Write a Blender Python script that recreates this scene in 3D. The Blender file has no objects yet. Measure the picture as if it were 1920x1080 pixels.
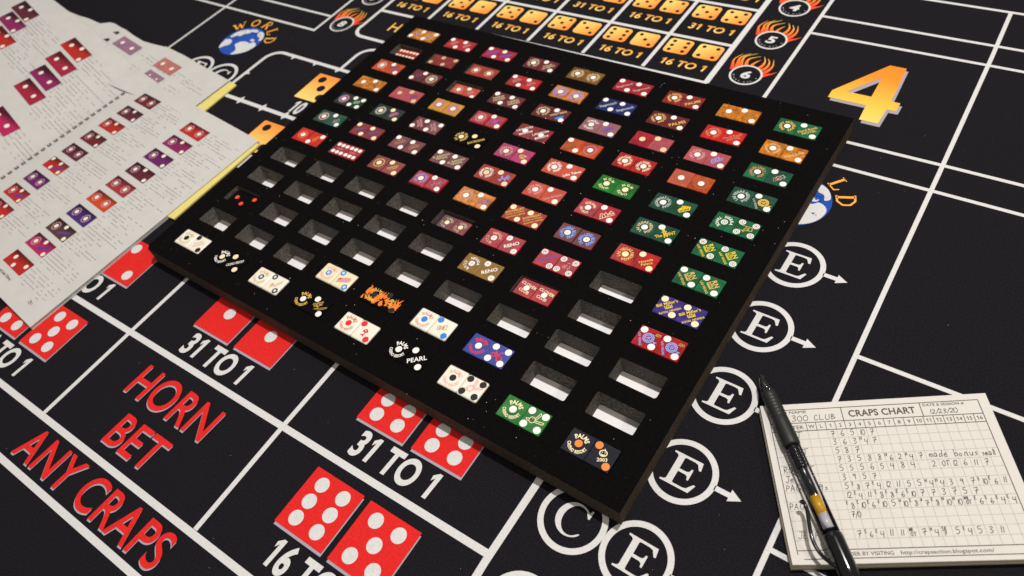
import bpy, math, random
import numpy as np
from mathutils import Vector, Matrix
from mathutils.geometry import tessellate_polygon
random.seed(7)
S = bpy.context.scene
COL = S.collection
R = math.radians
mm = 0.001
FT = 0.0195            # top of the foam above the felt

# ------------------------------------------------------------------ camera
FPX = 1387.546         # focal length in pixels of a 1920 px wide frame
ROT = np.array([[0.8098822, 0.5604049, -0.1733124], [0, 0, 0], [0, 0, 0]])
w_ = np.array([2.40309416, 0.668536628, -0.474402099]); t_ = np.linalg.norm(w_); k_ = w_ / t_
K_ = np.array([[0, -k_[2], k_[1]], [k_[2], 0, -k_[0]], [-k_[1], k_[0], 0]])
ROT = np.eye(3) + math.sin(t_) * K_ + (1 - math.cos(t_)) * K_ @ K_
CPOS = np.array([0.610131017, -0.548382040, 0.467453234 + FT])
cd = bpy.data.cameras.new('camera'); cam = bpy.data.objects.new('camera', cd); COL.objects.link(cam)
cd.sensor_width = 36; cd.lens = FPX * 36 / 1920; cd.clip_start = 0.01; cd.clip_end = 20
M = Matrix.Identity(4)
for i in range(3):
    M[i][0] = ROT[0][i]; M[i][1] = -ROT[1][i]; M[i][2] = -ROT[2][i]; M[i][3] = CPOS[i]
cam.matrix_world = M
S.camera = cam
cd.dof.use_dof = True; cd.dof.focus_distance = 0.56; cd.dof.aperture_fstop = 8.0

# ------------------------------------------------------------------ light
W = bpy.data.worlds.new('World'); S.world = W; W.use_nodes = True
bg = W.node_tree.nodes['Background']; bg.inputs[0].default_value = (1.0, 0.95, 0.90, 1); bg.inputs[1].default_value = 0.27
def lamp(name, loc, size, power, col, target=(0.27, -0.2, 0)):
    l = bpy.data.lights.new(name, 'AREA'); l.shape = 'DISK'; l.size = size; l.energy = power; l.color = col
    o = bpy.data.objects.new(name, l); COL.objects.link(o); o.location = loc
    o.rotation_euler = (Vector(target) - Vector(loc)).to_track_quat('-Z', 'Y').to_euler(); return o
lamp('ceiling_lamp_key', (0.52, 0.17, 2.1), 0.09, 43, (1.0, 0.97, 0.94))
lamp('ceiling_lamp_side', (1.8, -0.35, 1.5), 0.25, 7, (1.0, 0.88, 0.74))
lamp('ceiling_lamp_rear', (-1.2, 0.9, 2.1), 1.5, 4.5, (1.0, 0.98, 0.96))
S.view_settings.view_transform = 'Standard'; S.view_settings.look = 'None'
S.view_settings.exposure = 0.0; S.view_settings.gamma = 1

# ------------------------------------------------------------------ helpers
def at(x, y, z=0.0):
    """point on the plane at height z seen at pixel (x, y) of the 1920x1080 photograph"""
    d = ROT.T @ np.array([(x - 960) / FPX, (y - 540) / FPX, 1.0]); s = (z - CPOS[2]) / d[2]
    q = CPOS + s * d; return (q[0], q[1])
def srgb(r, g, b):
    f = lambda c: ((c / 255 + 0.055) / 1.055) ** 2.4 if c > 10 else c / 255 / 12.92
    return (f(r), f(g), f(b), 1)
MATS = {}
def mat(name, col, rough=0.6, spec=0.5, noise=None, bump=None, coat=0.0, trans=0.0, metal=0.0, sheen=0.0, emis=None):
    """noise=(scale, amount): value variation; bump=(scale, strength, distance)"""
    if name in MATS: return MATS[name]
    m = bpy.data.materials.new(name); m.use_nodes = True; nt = m.node_tree; b = nt.nodes['Principled BSDF']
    if len(col) == 3: col = (*col, 1)
    b.inputs['Base Color'].default_value = col; b.inputs['Roughness'].default_value = rough
    b.inputs['Specular IOR Level'].default_value = spec; b.inputs['Metallic'].default_value = metal
    b.inputs['Coat Weight'].default_value = coat; b.inputs['Coat Roughness'].default_value = 0.08
    b.inputs['Transmission Weight'].default_value = trans; b.inputs['Sheen Weight'].default_value = sheen
    tc = nt.nodes.new('ShaderNodeTexCoord')
    if noise:
        n = nt.nodes.new('ShaderNodeTexNoise'); n.inputs['Scale'].default_value = noise[0]; n.inputs['Detail'].default_value = 4
        nt.links.new(tc.outputs['Object'], n.inputs['Vector'])
        mr = nt.nodes.new('ShaderNodeMapRange'); mr.inputs['From Min'].default_value = 0.3; mr.inputs['From Max'].default_value = 0.7
        mr.inputs['To Min'].default_value = 1 - noise[1]; mr.inputs['To Max'].default_value = 1 + noise[1]
        nt.links.new(n.outputs['Fac'], mr.inputs['Value'])
        mx = nt.nodes.new('ShaderNodeVectorMath'); mx.operation = 'SCALE'; mx.inputs[0].default_value = col[:3]
        nt.links.new(mr.outputs[0], mx.inputs['Scale']); nt.links.new(mx.outputs[0], b.inputs['Base Color'])
    if bump:
        n = nt.nodes.new('ShaderNodeTexNoise'); n.inputs['Scale'].default_value = bump[0]; n.inputs['Detail'].default_value = 3
        nt.links.new(tc.outputs['Object'], n.inputs['Vector'])
        bp = nt.nodes.new('ShaderNodeBump'); bp.inputs['Strength'].default_value = bump[1]; bp.inputs['Distance'].default_value = bump[2]
        nt.links.new(n.outputs['Fac'], bp.inputs['Height']); nt.links.new(bp.outputs[0], b.inputs['Normal'])
    MATS[name] = m; return m
def grad(name, stops, axis, lo, hi, rough=0.85):
    """a printed colour gradient along a local axis ('X','Y') or 'XY' (diagonal) of the object"""
    if name in MATS: return MATS[name]
    m = mat(name, (1, 1, 1), rough, 0.2); nt = m.node_tree; b = nt.nodes['Principled BSDF']
    tc = nt.nodes.new('ShaderNodeTexCoord'); sp = nt.nodes.new('ShaderNodeSeparateXYZ'); nt.links.new(tc.outputs['Object'], sp.inputs[0])
    mr = nt.nodes.new('ShaderNodeMapRange'); mr.inputs['From Min'].default_value = lo; mr.inputs['From Max'].default_value = hi
    if axis == 'XY':
        ad = nt.nodes.new('ShaderNodeMath'); ad.operation = 'SUBTRACT'
        nt.links.new(sp.outputs['X'], ad.inputs[0]); nt.links.new(sp.outputs['Y'], ad.inputs[1]); nt.links.new(ad.outputs[0], mr.inputs['Value'])
    else: nt.links.new(sp.outputs[axis], mr.inputs['Value'])
    cr = nt.nodes.new('ShaderNodeValToRGB'); el = cr.color_ramp.elements
    while len(el) < len(stops): el.new(0.5)
    for e, (p, c) in zip(el, stops): e.position = p; e.color = c
    nt.links.new(mr.outputs[0], cr.inputs['Fac']); nt.links.new(cr.outputs['Color'], b.inputs['Base Color'])
    return m
class MB:
    """collects faces (with a material index each) and links them as ONE mesh object"""
    def __init__(s): s.v = []; s.f = []; s.mi = []
    def add(s, vs, fs, mi=0):
        n = len(s.v); s.v += [tuple(v) for v in vs]
        for f in fs: s.f.append(tuple(i + n for i in f)); s.mi.append(mi)
    def mesh(s, name, mats, smooth=False):
        me = bpy.data.meshes.new(name); me.from_pydata(s.v, [], s.f)
        for m in (mats if isinstance(mats, (list, tuple)) else [mats]): me.materials.append(m)
        me.polygons.foreach_set('material_index', s.mi)
        if smooth: me.polygons.foreach_set('use_smooth', [True] * len(s.f))
        me.update(); return me
    def build(s, name, mats, parent=None, loc=(0, 0, 0), rotz=0, smooth=False):
        return link(name, s.mesh(name, mats, smooth), parent, loc, rotz)
def link(name, me, parent=None, loc=(0, 0, 0), rotz=0):
    o = bpy.data.objects.new(name, me); COL.objects.link(o); o.location = loc; o.rotation_euler = (0, 0, rotz)
    if parent is not None: o.parent = parent
    return o
def tag(o, label=None, cat=None, group=None, kind=None):
    if label: o['label'] = label
    if cat: o['category'] = cat
    if group: o['group'] = group
    if kind: o['kind'] = kind
    return o
def thing(name, label, cat, loc=(0, 0, 0), rotz=0, group=None):
    return tag(link(name, None, None, loc, rotz), label, cat, group)
def tess(loops):
    """triangulate a polygon with holes: list of 2-D loops"""
    fs = tessellate_polygon([[Vector((p[0], p[1], 0)) for p in l] for l in loops])
    return [p for l in loops for p in l], [tuple(f) for f in fs]
def up_(pts, fs):
    out = []
    for f in fs:
        a, b, c = (pts[i] for i in f[:3])
        if (b[0] - a[0]) * (c[1] - a[1]) - (b[1] - a[1]) * (c[0] - a[0]) < 0: f = f[::-1]
        out.append(f)
    return out
def flat(mb, loops, z, mi=0):
    p, f = tess(loops); mb.add([(q[0], q[1], z) for q in p], up_(p, f), mi)
def ribbon(pts, w, closed=False, w2=None):
    """polyline -> quads of width w, mitred"""
    P = [np.array(p[:2], float) for p in pts]; n = len(P); L = []; Rr = []
    for i in range(n):
        a = P[i - 1] if (i > 0 or closed) else None; c = P[(i + 1) % n] if (i < n - 1 or closed) else None
        d1 = (P[i] - a) if a is not None else None; d2 = (c - P[i]) if c is not None else None
        if d1 is None: d1 = d2
        if d2 is None: d2 = d1
        d1 = d1 / (np.linalg.norm(d1) + 1e-12); d2 = d2 / (np.linalg.norm(d2) + 1e-12)
        t = d1 + d2; t = t / (np.linalg.norm(t) + 1e-9); nn = np.array([-t[1], t[0]])
        k = 1 / max(0.5, abs(nn @ np.array([-d1[1], d1[0]])))
        ww = w if w2 is None else w + (w2 - w) * i / (n - 1)
        L.append(P[i] + nn * ww / 2 * k); Rr.append(P[i] - nn * ww / 2 * k)
    vs = L + Rr; fs = [(i, i + n, (i + 1) % n + n, (i + 1) % n) for i in range(n if closed else n - 1)]
    return [tuple(v) for v in vs], fs
def stroke(mb, pts, w, z, mi=0, closed=False, w2=None):
    v, f = ribbon(pts, w, closed, w2); mb.add([(a, b, z) for a, b in v], f, mi)
def arcp(cx, cy, r, a0, a1, n=24, ry=None):
    return [(cx + r * math.cos(R(a0 + (a1 - a0) * i / n)), cy + (ry or r) * math.sin(R(a0 + (a1 - a0) * i / n))) for i in range(n + 1)]
def disc(mb, cx, cy, r, z, mi=0, n=20, ry=None):
    p = arcp(cx, cy, r, 0, 360, n, ry)[:-1]; mb.add([(a, b, z) for a, b in p], [tuple(range(n))], mi)
def smooth_pts(p, k=4):
    if len(p) < 3: return p
    P = [np.array(q, float) for q in p]; P = [2 * P[0] - P[1]] + P + [2 * P[-1] - P[-2]]; out = []
    for i in range(1, len(P) - 2):
        a, b, c, d = P[i - 1:i + 3]
        for j in range(k):
            t = j / k; out.append(tuple(0.5 * (2 * b + (c - a) * t + (2 * a - 5 * b + 4 * c - d) * t * t + (3 * b - a - 3 * c + d) * t ** 3)))
    out.append(tuple(P[-2])); return out
def rrect(x0, y0, x1, y1, r, n=4):
    o = []
    for cx, cy, a in ((x1 - r, y1 - r, 0), (x0 + r, y1 - r, 90), (x0 + r, y0 + r, 180), (x1 - r, y0 + r, 270)):
        o += arcp(cx, cy, r, a, a + 90, n)
    return o
def revolve(mb, prof, A, B, n=20, mi=0):
    """prof = [(t, r)] along the axis A->B (t in metres from A)"""
    A = Vector(A); d = (Vector(B) - A).normalized(); u = d.orthogonal().normalized(); v = d.cross(u); vs = []
    for t, r in prof:
        for i in range(n):
            a = 2 * math.pi * i / n; vs.append(A + d * t + (u * math.cos(a) + v * math.sin(a)) * r)
    fs = [(j * n + i, j * n + (i + 1) % n, (j + 1) * n + (i + 1) % n, (j + 1) * n + i) for j in range(len(prof) - 1) for i in range(n)]
    fs += [tuple(range(n - 1, -1, -1)), tuple(range((len(prof) - 1) * n, len(prof) * n))]
    mb.add(vs, fs, mi)

# built-in font, one cached 2-D mesh per glyph
GL = {}
def glyph(ch, bold=0, res=2):
    if (ch, bold, res) in GL: return GL[(ch, bold, res)]
    def conv(body, off):
        c = bpy.data.curves.new('g', 'FONT'); c.body = body; c.size = 1; c.offset = off; c.resolution_u = res; c.fill_mode = 'FRONT'
        o = bpy.data.objects.new('g', c); COL.objects.link(o); dg = bpy.context.evaluated_depsgraph_get()
        me = bpy.data.meshes.new_from_object(o.evaluated_get(dg)); vs = [(v.co.x, v.co.y) for v in me.vertices]; fs = [tuple(p.vertices) for p in me.polygons]
        bpy.data.objects.remove(o); bpy.data.curves.remove(c); bpy.data.meshes.remove(me); return vs, fs
    off = [0, 0.018, 0.035, 0.011][bold]
    vs, fs = conv(ch, off) if ch != ' ' else ([], [])
    if ch == '1':                                        # a one with a slanted flag
        o = off * .9; p = [(.235 - o, 0), (.335 + o, 0), (.335 + o, .70), (.265 - o, .70), (.07, .575 + o * .3), (.095 + o * .3, .475 - o), (.235 - o, .555)]; vs, fs = tess([p]); fs = up_(vs, fs)
    a = max(v[0] for v in conv('H' + ch + 'H', 0)[0]); b = max(v[0] for v in conv('HH', 0)[0])
    g = (vs, up_(vs, fs), a - b + [0, 0.012, 0.025, 0.008][bold]); GL[(ch, bold, res)] = g; return g
CAP = max(v[1] for v in glyph('H')[0])
def tw(s, bold=0): return sum(glyph(c, bold)[2] for c in s)
def text(mb, s, x0, y0, h, width=None, bold=1, shear=0.0, rot=0.0, z=0.0, mi=0, align='L', space=1.0):
    """straight text: cap height h, optional total width, rotation in degrees about (x0,y0)"""
    k = h / CAP; w = tw(s, bold) * k * space; kx = (width / w if width else 1.0) * k
    x = {'L': 0, 'C': -w * kx / k / 2, 'R': -w * kx / k}[align]; ca, sa = math.cos(R(rot)), math.sin(R(rot))
    for ch in s:
        vs, fs, ad = glyph(ch, bold, 8 if h > .009 else (4 if h > .004 else 2))
        pts = [(x + a * kx + b * k * shear, b * k) for a, b in vs]
        mb.add([(x0 + p * ca - q * sa, y0 + p * sa + q * ca, z) for p, q in pts], fs, mi); x += ad * kx * space
def arctext(mb, s, cx, cy, r, h, a_mid, span, bold=1, z=0.0, mi=0, inward=False):
    """text on a circle of radius r; inward=True puts the feet outside (reads along the bottom)"""
    k = h / CAP; W_ = tw(s, bold); t = 0
    for ch in s:
        vs, fs, ad = glyph(ch, bold); f = (t + ad / 2) / W_ - 0.5; t += ad
        if inward: a = a_mid + span * f; th = a + 90
        else: a = a_mid - span * f; th = a - 90
        px, py = cx + r * math.cos(R(a)), cy + r * math.sin(R(a)); ca, sa = math.cos(R(th)), math.sin(R(th))
        kk = k * min(1.0, (math.radians(span) * r / W_) / k * 1.02) if span < 359 else k
        mb.add([(px + (p - ad / 2) * kk * ca - (q * k - h / 2) * sa, py + (p - ad / 2) * kk * sa + (q * k - h / 2) * ca, z) for p, q in vs], fs, mi)
# hand-drawn strokes (unit height 1, width about 0.6)
HW = {
 '0': [[(.3, 1), (.05, .7), (.08, .2), (.32, 0), (.55, .3), (.5, .8), (.3, 1)]], '1': [[(.3, 1), (.25, .5), (.22, 0)]],
 '2': [[(.05, .75), (.25, 1), (.5, .8), (.35, .4), (.05, .05), (.3, .08), (.6, .05)]], '3': [[(.05, .9), (.35, 1), (.5, .8), (.22, .55), (.5, .35), (.4, .05), (.05, .02)]],
 '4': [[(.1, 1), (.05, .5), (.55, .5)], [(.5, 1), (.42, -.15)]], '5': [[(.5, 1), (.12, .95), (.1, .6), (.4, .6), (.5, .3), (.3, .02), (.02, .08)]],
 '6': [[(.4, 1), (.12, .6), (.08, .2), (.3, 0), (.5, .2), (.35, .45), (.1, .3)]], '7': [[(.0, .85), (.3, .92), (.55, .98)], [(.55, .98), (.35, .4), (.25, -.1)], [(.1, .42), (.65, .55)]],
 '8': [[(.45, .85), (.25, 1), (.1, .8), (.4, .45), (.45, .15), (.2, 0), (.08, .2), (.4, .6), (.45, .85)]], '9': [[(.45, .85), (.2, .95), (.08, .7), (.3, .55), (.48, .8)], [(.48, .9), (.42, 0)]],
 'E': [[(.4, .95), (.1, .95), (.08, .5), (.05, .05), (.42, .05)], [(.08, .5), (.35, .52)]], 'H': [[(.08, 1), (.05, 0)], [(.5, 1), (.45, 0)], [(.05, .5), (.5, .55)]],
 'N': [[(.05, 0), (.1, 1)], [(.1, 1), (.45, .05)], [(.45, .05), (.5, 1)]], 'R': [[(.1, 0), (.12, 1)], [(.12, 1), (.45, .85), (.4, .6), (.12, .5)], [(.12, .5), (.55, 0)]],
 'O': [[(.3, .95), (.05, .6), (.2, .05), (.5, .3), (.45, .8), (.3, .95)]], 'T': [[(.0, .9), (.7, 1)], [(.32, .95), (.28, 0)]],
 'S': [[(.5, .9), (.2, 1), (.1, .7), (.45, .4), (.35, .05), (.02, .05)]], 'P': [[(.1, 0), (.15, 1)], [(.15, 1), (.5, .8), (.4, .5), (.12, .45)]],
 'A': [[(.0, 0), (.3, 1)], [(.3, 1), (.5, 0)], [(.1, .4), (.45, .4)]], 'G': [[(.5, .85), (.2, .95), (.05, .4), (.25, 0), (.5, .2), (.5, .4)], [(.3, .4), (.6, .4)]],
 'J': [[(.1, 1), (.7, 1)], [(.45, 1), (.4, .2), (.2, 0), (.02, .2)]], 'F': [[(.45, 1), (.1, .95)], [(.1, .95), (.08, 0)], [(.1, .5), (.4, .55)]],
 'C': [[(.5, .85), (.25, 1), (.05, .5), (.2, .05), (.55, .1)]], 'L': [[(.12, 1), (.08, .05)], [(.08, .05), (.5, .05)]], 'U': [[(.08, .95), (.08, .2), (.3, 0), (.5, .2), (.52, .95)]],
 'B': [[(.1, 0), (.12, 1)], [(.12, 1), (.45, .85), (.15, .55)], [(.15, .55), (.55, .3), (.1, 0)]], '/': [[(.45, 1.1), (.0, -.1)]], '*': [[(.05, .8), (.5, .2)], [(.05, .3), (.5, .75)], [(.28, .95), (.26, .1)]],
 'a': [[(.45, .5), (.2, .55), (.05, .2), (.25, 0), (.42, .4), (.42, .02)]], 'b': [[(.1, 1), (.08, .05)], [(.08, .3), (.3, .5), (.45, .2), (.1, .02)]], 'd': [[(.4, .45), (.1, .4), (.1, .02), (.42, .2)], [(.45, 1), (.42, 0)]],
 'e': [[(.05, .28), (.4, .32), (.3, .55), (.08, .3), (.15, .02), (.45, .1)]], 'l': [[(.15, 1), (.12, 0)]], 'm': [[(.05, .5), (.05, 0)], [(.05, .4), (.2, .5), (.25, 0)], [(.25, .4), (.42, .5), (.5, 0)]],
 'n': [[(.08, .5), (.06, 0)], [(.06, .35), (.3, .55), (.38, 0)]], 'o': [[(.25, .5), (.05, .25), (.25, 0), (.42, .25), (.25, .5)]], 's': [[(.38, .48), (.12, .45), (.35, .18), (.05, .02)]], 'u': [[(.05, .5), (.1, .05), (.35, .1), (.4, .5), (.42, 0)]],
 '.': [[(.1, .08), (.15, 0)]], ' ': []}
def hand(mb, s, x, y, h, w, z, mi=0, sx=1.0, rot=0.0, jit=0.04, adv=0.66):
    ca, sa = math.cos(R(rot)), math.sin(R(rot)); t = 0
    for ch in s:
        jx, jy, js = random.uniform(-jit, jit), random.uniform(-jit, jit), 1 + random.uniform(-.08, .08); sh = random.uniform(.02, .16)
        for st in HW.get(ch, []):
            q = smooth_pts([((a + b * sh) * js + random.uniform(-.015, .015), b * js + random.uniform(-.015, .015)) for a, b in st])
            q = [((a * sx + t + jx) * h, (b + jy) * h) for a, b in q]
            stroke(mb, [(x + a * ca - b * sa, y + a * sa + b * ca) for a, b in q], w, z, mi)
        t += adv * sx * (0.55 if ch in '1l/.' else 1)

# ------------------------------------------------------------------ the felt table top
white = mat('white_print', srgb(208, 206, 204), 0.9, 0.15, noise=(700, 0.09), bump=(1800, 0.5, 0.0004))
greyp = mat('grey_shadow_print', srgb(160, 154, 164), 0.9, 0.15)
redp = mat('red_print', srgb(214, 38, 35), 0.9, 0.15, noise=(600, 0.13), bump=(1800, 0.5, 0.0004))
bluep = mat('blue_print', srgb(34, 76, 164), 0.9, 0.2)
feltm = mat('black_felt', (0.0100, 0.0090, 0.0112), 0.95, 0.08, noise=(900, 0.45), bump=(1800, 0.3, 0.0004))
YEL, ORA = srgb(246, 206, 112), srgb(246, 144, 58)
mb = MB(); mb.add([(-1.6, -1.4, 0), (1.7, -1.4, 0), (1.7, 1.6, 0), (-1.6, 1.6, 0)], [(0, 1, 2, 3)])
felt = tag(mb.build('table_felt', feltm), kind='structure')
Z1, Z2, Z3 = 0.00030, 0.00042, 0.00054
NL = [0]
def line(pts, w, closed=False):
    NL[0] += 1; mb = MB(); stroke(mb, [(a * mm, b * mm) for a, b in pts], w * mm, 0.00008 + NL[0] * 0.000004, 0, closed); return mb.build('printed_line', white, felt)
def sl(x, c0, k=0.019): return c0 + k * x
# lower left boxes
line([(-200, -472.6), (-82, -470.3), (425, -460.1)], 5.6)
line([(-200, -571.6), (980, -548)], 5.6); line([(-200, -615.2), (980, -592)], 5.6)
line([(10.5, -330), (12.6, -467), (14.6, -565)], 4.4); line([(219, -330), (221.4, -461), (224.8, -560)], 4.4); line([(425.8, -330), (426.2, -465), (430, -558)], 5.6)
# right hand boxes
line([(398.6, 66 - 200), (398.7, 176), (399.4, 330)], 3.9); line([(399, 209.2), (569, 209.2), (1300, 208)], 3.6); line([(399, 175.6), (569, 176.2), (1300, 174.6)], 3.6)
line([(399, 21.5), (572, 22.6), (1300, 21.6)], 3.6); line([(399, -12), (572, -11.6), (1300, -12.4)], 3.6); line([(398, 271.8), (569, 271.3), (1300, 270.6)], 3.6)
line([(568.4, 271), (570.4, 190), (572.8, 22), (574.4, -129), (576.2, -243), (577.9, -350), (581.5, -551)], 3.7)
line([(576.3, -199.8), (1300, -199.8)], 3.6); line([(578, -363.6), (1300, -362)], 3.6); 
# hop bet grid
for x, w in ((-124.7, 4.6), (-45.3, 4.4), (32, 4.4), (108, 4.4), (183.6, 4.4), (259.6, 4.4), (335, 6.2)):
    line([(x + .6, (57 if x > -100 else 12) + .015 * x - (4 if x > 300 else 0)), (x - .6, 330)], w)
line([(-122, 51.6), (108, 54.6), (337, 57.6)], 4.6); line([(-122, 121.4), (335, 126.6)], 4.4); line([(-122, 192), (335, 198.2)], 4.4)
line([(-124.7, 14)] + arcp(-108.5, 9.5, 16.2, 180, 270, 8) + [(-50, -6.8)], 4.8)
line([(-45, -6.8), (40, -6)], 4.8)
# far left boxes
line([(-700, -20.5), (-185, -18.3), (-185.1, 330)], 3.7); line([(-700, 14.6), (-187, 16)], 3.5); line([(-372, -330), (-370, 330)], 3.6)
lad = [(-207, -330), (-206, -110)] + arcp(-186, -93.6, 20, 180, 90, 8) + [(-40, -73.2)]
line(lad, 5.0); line([(-206, -170), (-40, -169)], 5.4)
line([(-84, -72), (-84, -46)] + arcp(-64, -44, 20, 180, 95, 8) + [(-20, -24)], 4.6)
mb = MB()
for x, y, s in [(-166, -73.4, -1), (-125.5, -73.4, -1), (-86, -73.4, -1), (-166, -169.7, -1), (-125, -169.4, -1), (-85, -169, -1), (-166, -169.7, 1), (-125, -169.4, 1), (-85, -169, 1)]:
    mb.add([(a * mm, b * mm, Z1) for a, b in ((x - 3.4, y + s * 2), (x + 3.4, y + s * 2), (x, y + s * 7.2))], [(0, 1, 2) if s > 0 else (0, 2, 1)])
for y in (-125, -215): mb.add([(a * mm, b * mm, Z1) for a, b in ((-204, y - 3.4), (-198.6, y), (-204, y + 3.4))], [(0, 1, 2)])
mb.build('printed_arrow_tick', white, felt)
PIP = {1: [(0, 0)], 2: [(-1, 1), (1, -1)], '2b': [(-1, -1), (1, 1)], 3: [(-1, 1), (0, 0), (1, -1)], 4: [(-1, 1), (1, 1), (-1, -1), (1, -1)],
       5: [(-1, 1), (1, 1), (-1, -1), (1, -1), (0, 0)], 6: [(-1, 1), (-1, 0), (-1, -1), (1, 1), (1, 0), (1, -1)]}
def red_die(cx, cy, n):
    mb = MB(); s = 24.2 * mm
    mb.add([(a * s + 1.0 * mm, b * s - 2.1 * mm, 0) for a, b in ((-1, -1), (1, -1), (1, 1), (-1, 1))], [(0, 1, 2, 3)], 0)
    mb.add([(a * s, b * s, Z1) for a, b in ((-1, -1), (1, -1), (1, 1), (-1, 1))], [(0, 1, 2, 3)], 1)
    for a, b in PIP[n]: disc(mb, a * 10.8 * mm, b * 14.3 * mm, 5.9 * mm, Z2, 2, 28)
    mb.build('printed_red_die', [greyp, redp, white], felt, (cx * mm, cy * mm, Z1), R(0.9))
for cx, cy, n in ((298, -498, 6), (352.6, -497.2, 5), (294.6, -402.6, 6), (351, -401.6, 6), (88.6, -407, 1), (145, -406, 1), (-61.6, -507, 5), (-117.5, -508, 6), (-64, -411, 2), (-119, -412, 1)):
    red_die(cx, cy, n)
def lettering(parts, mats, name='printed_lettering', ox=0, oy=0, z=Z1):
    mb = MB()
    for (s, x0, x1, base, h, bold, shear, mi, dx, dy) in parts:
        text(mb, s, (x0 + dx - ox) * mm, (base + dy - oy) * mm, h * mm, (x1 - x0) * mm, bold, shear, 0.9, Z1 * (1 + mi), mi)
    return mb.build(name, mats, felt, (ox * mm, oy * mm, z))
for s, x0, x1, b, h in (('31 TO 1', 284, 366, -453.4, 20.5), ('31 TO 1', 74.5, 158.5, -458.2, 20.5), ('16 TO 1', 286, 368, -549.6, 20.5), ('16 TO 1', -131, -47, -559.4, 20.5), ('16 TO 1', -134, -50, -461.4, 20.5)):
    lettering([(s, x0, x1, b, h, 2, 0.06, 0, 0, 0)], [white])
for s, x0, x1, b, h in (('HORN', 61.5, 171, -511.6, 29), ('BET', 86, 151, -552.6, 28), ('ANY CRAPS', 24, 221, -602, 27.5)):
    lettering([(s, x0, x1, b, h, 3, 0.05, 0, .5, -1.4), (s, x0, x1, b, h, 3, 0.05, 1, 0, 0)], [greyp, redp])
lettering([('10 TO 1', -91, -22, -162, 20, 2, 0.05, 0, 0, 0)], [white]); lettering([('8 TO 1', -91, -30, -259, 20, 2, 0.05, 0, 0, 0)], [white])
# orange dice
gm1 = grad('orange_die_print', [(0.0, YEL), (1.0, ORA)], 'XY', -0.020, 0.018)
gm2 = grad('tall_orange_die_print', [(0.0, YEL), (1.0, ORA)], 'Y', -0.02, 0.02)
blkp = mat('black_pip_print', (0.012, 0.011, 0.014), 0.9, 0.1)
def gold_die(cx, cy, n, w=28.5, h=26, r=4.4, m=gm1, pr=2.3, px=8, py=8, z=Z1):
    mb = MB(); flat(mb, [[(a * mm, b * mm) for a, b in rrect(-w / 2, -h / 2, w / 2, h / 2, r)]], 0, 0)
    for a, b in PIP[n]: disc(mb, a * px * mm, b * py * mm, pr * mm, Z1, 1, 16)
    mb.build('printed_orange_die', [m, blkp], felt, (cx * mm, cy * mm, z), R(0.9))
goldt = grad('gold_print', [(0.0, srgb(248, 214, 128)), (1.0, srgb(236, 160, 60))], 'Y', 0.0, 0.010)
gshadow = mat('dark_gold_print', srgb(120, 78, 30), 0.9, 0.15)
XC = [-124.7, -45.3, 32, 108, 183.6, 259.6]
for row, vals in enumerate([[(5, 1), (5, 1), (5, 2), (5, 3), (6, 3), (6, 4)], [(4, 1), (4, 2), (4, 3), (4, 4), (5, 4), (5, 5)], [(3, 1), (3, 2), (3, 3), (2, 1), (2, 2), (1, 1)]]):
    for x, (a, b) in zip(XC, vals):
        y = 102.6 + 71 * row + .016 * x
        gold_die(x + 20.5, y, a); gold_die(x + 55.5, y + .5, b)
        s = '31 TO 1' if a == b else '16 TO 1'; yb = 68 + 70 * row + .016 * x
        lettering([(s, x + 13, x + 67, yb, 10.2, 1, 0.14, 0, .6, -.7), (s, x + 13, x + 67, yb, 10.2, 1, 0.14, 1, 0, 0)], [gshadow, goldt], oy=yb)
lettering([('HOP', -84, -34, 15.5, 17.5, 0, 0.0, 0, .7, -.8), ('HOP', -84, -34, 15.5, 17.5, 0, 0, 1, 0, 0)], [gshadow, grad('gold_print_tall', [(0, srgb(248, 214, 128)), (1, srgb(236, 160, 60))], 'Y', 0, 0.019)], oy=15)
gold_die(-79.4, -112.5, 3, 47, 48, 1.5, gm2, 5.6, 10.8, 14.3); gold_die(-78.6, -209, 2, 47, 48, 1.5, gm2, 5.6, 10.8, 14.3)
# C and E circles
def serifE(mb, cx, cy, h, z, mi=0):
    P = [(-.46, -.5), (.40, -.5), (.50, -.22), (.44, -.21), (.30, -.40), (.22, -.425), (-.08, -.425), (-.12, -.40), (-.12, -.04), (.10, -.04), (.17, -.07), (.20, -.17), (.25, -.17), (.25, .18), (.20, .18), (.17, .08), (.10, .05), (-.12, .05), (-.12, .40), (-.08, .425), (.18, .425), (.28, .40), (.38, .24), (.44, .25), (.40, .5), (-.46, .5), (-.46, .45), (-.36, .43), (-.31, .38), (-.31, -.38), (-.36, -.43), (-.46, -.45)]
    flat(mb, [[(cx + a * h, cy + b * h) for a, b in P]], z, mi)
def serifC(mb, cx, cy, h, z, mi=0):
    o = arcp(0, 0, .5, 48, 312, 30); i_ = arcp(.06, 0, .36, 300, 60, 26, .44)
    P = o + [(.40, -.28), (.36, -.27)] + i_ + [(.36, .22), (.41, .22), (.42, .48), (.37, .48)]
    flat(mb, [[(cx + a * h * .98, cy + b * h) for a, b in P]], z, mi)
def ring(mb, cx, cy, r, w, z, mi=0, n=64): stroke(mb, arcp(cx, cy, r, 0, 360, n)[:-1], w, z, mi, True)
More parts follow.
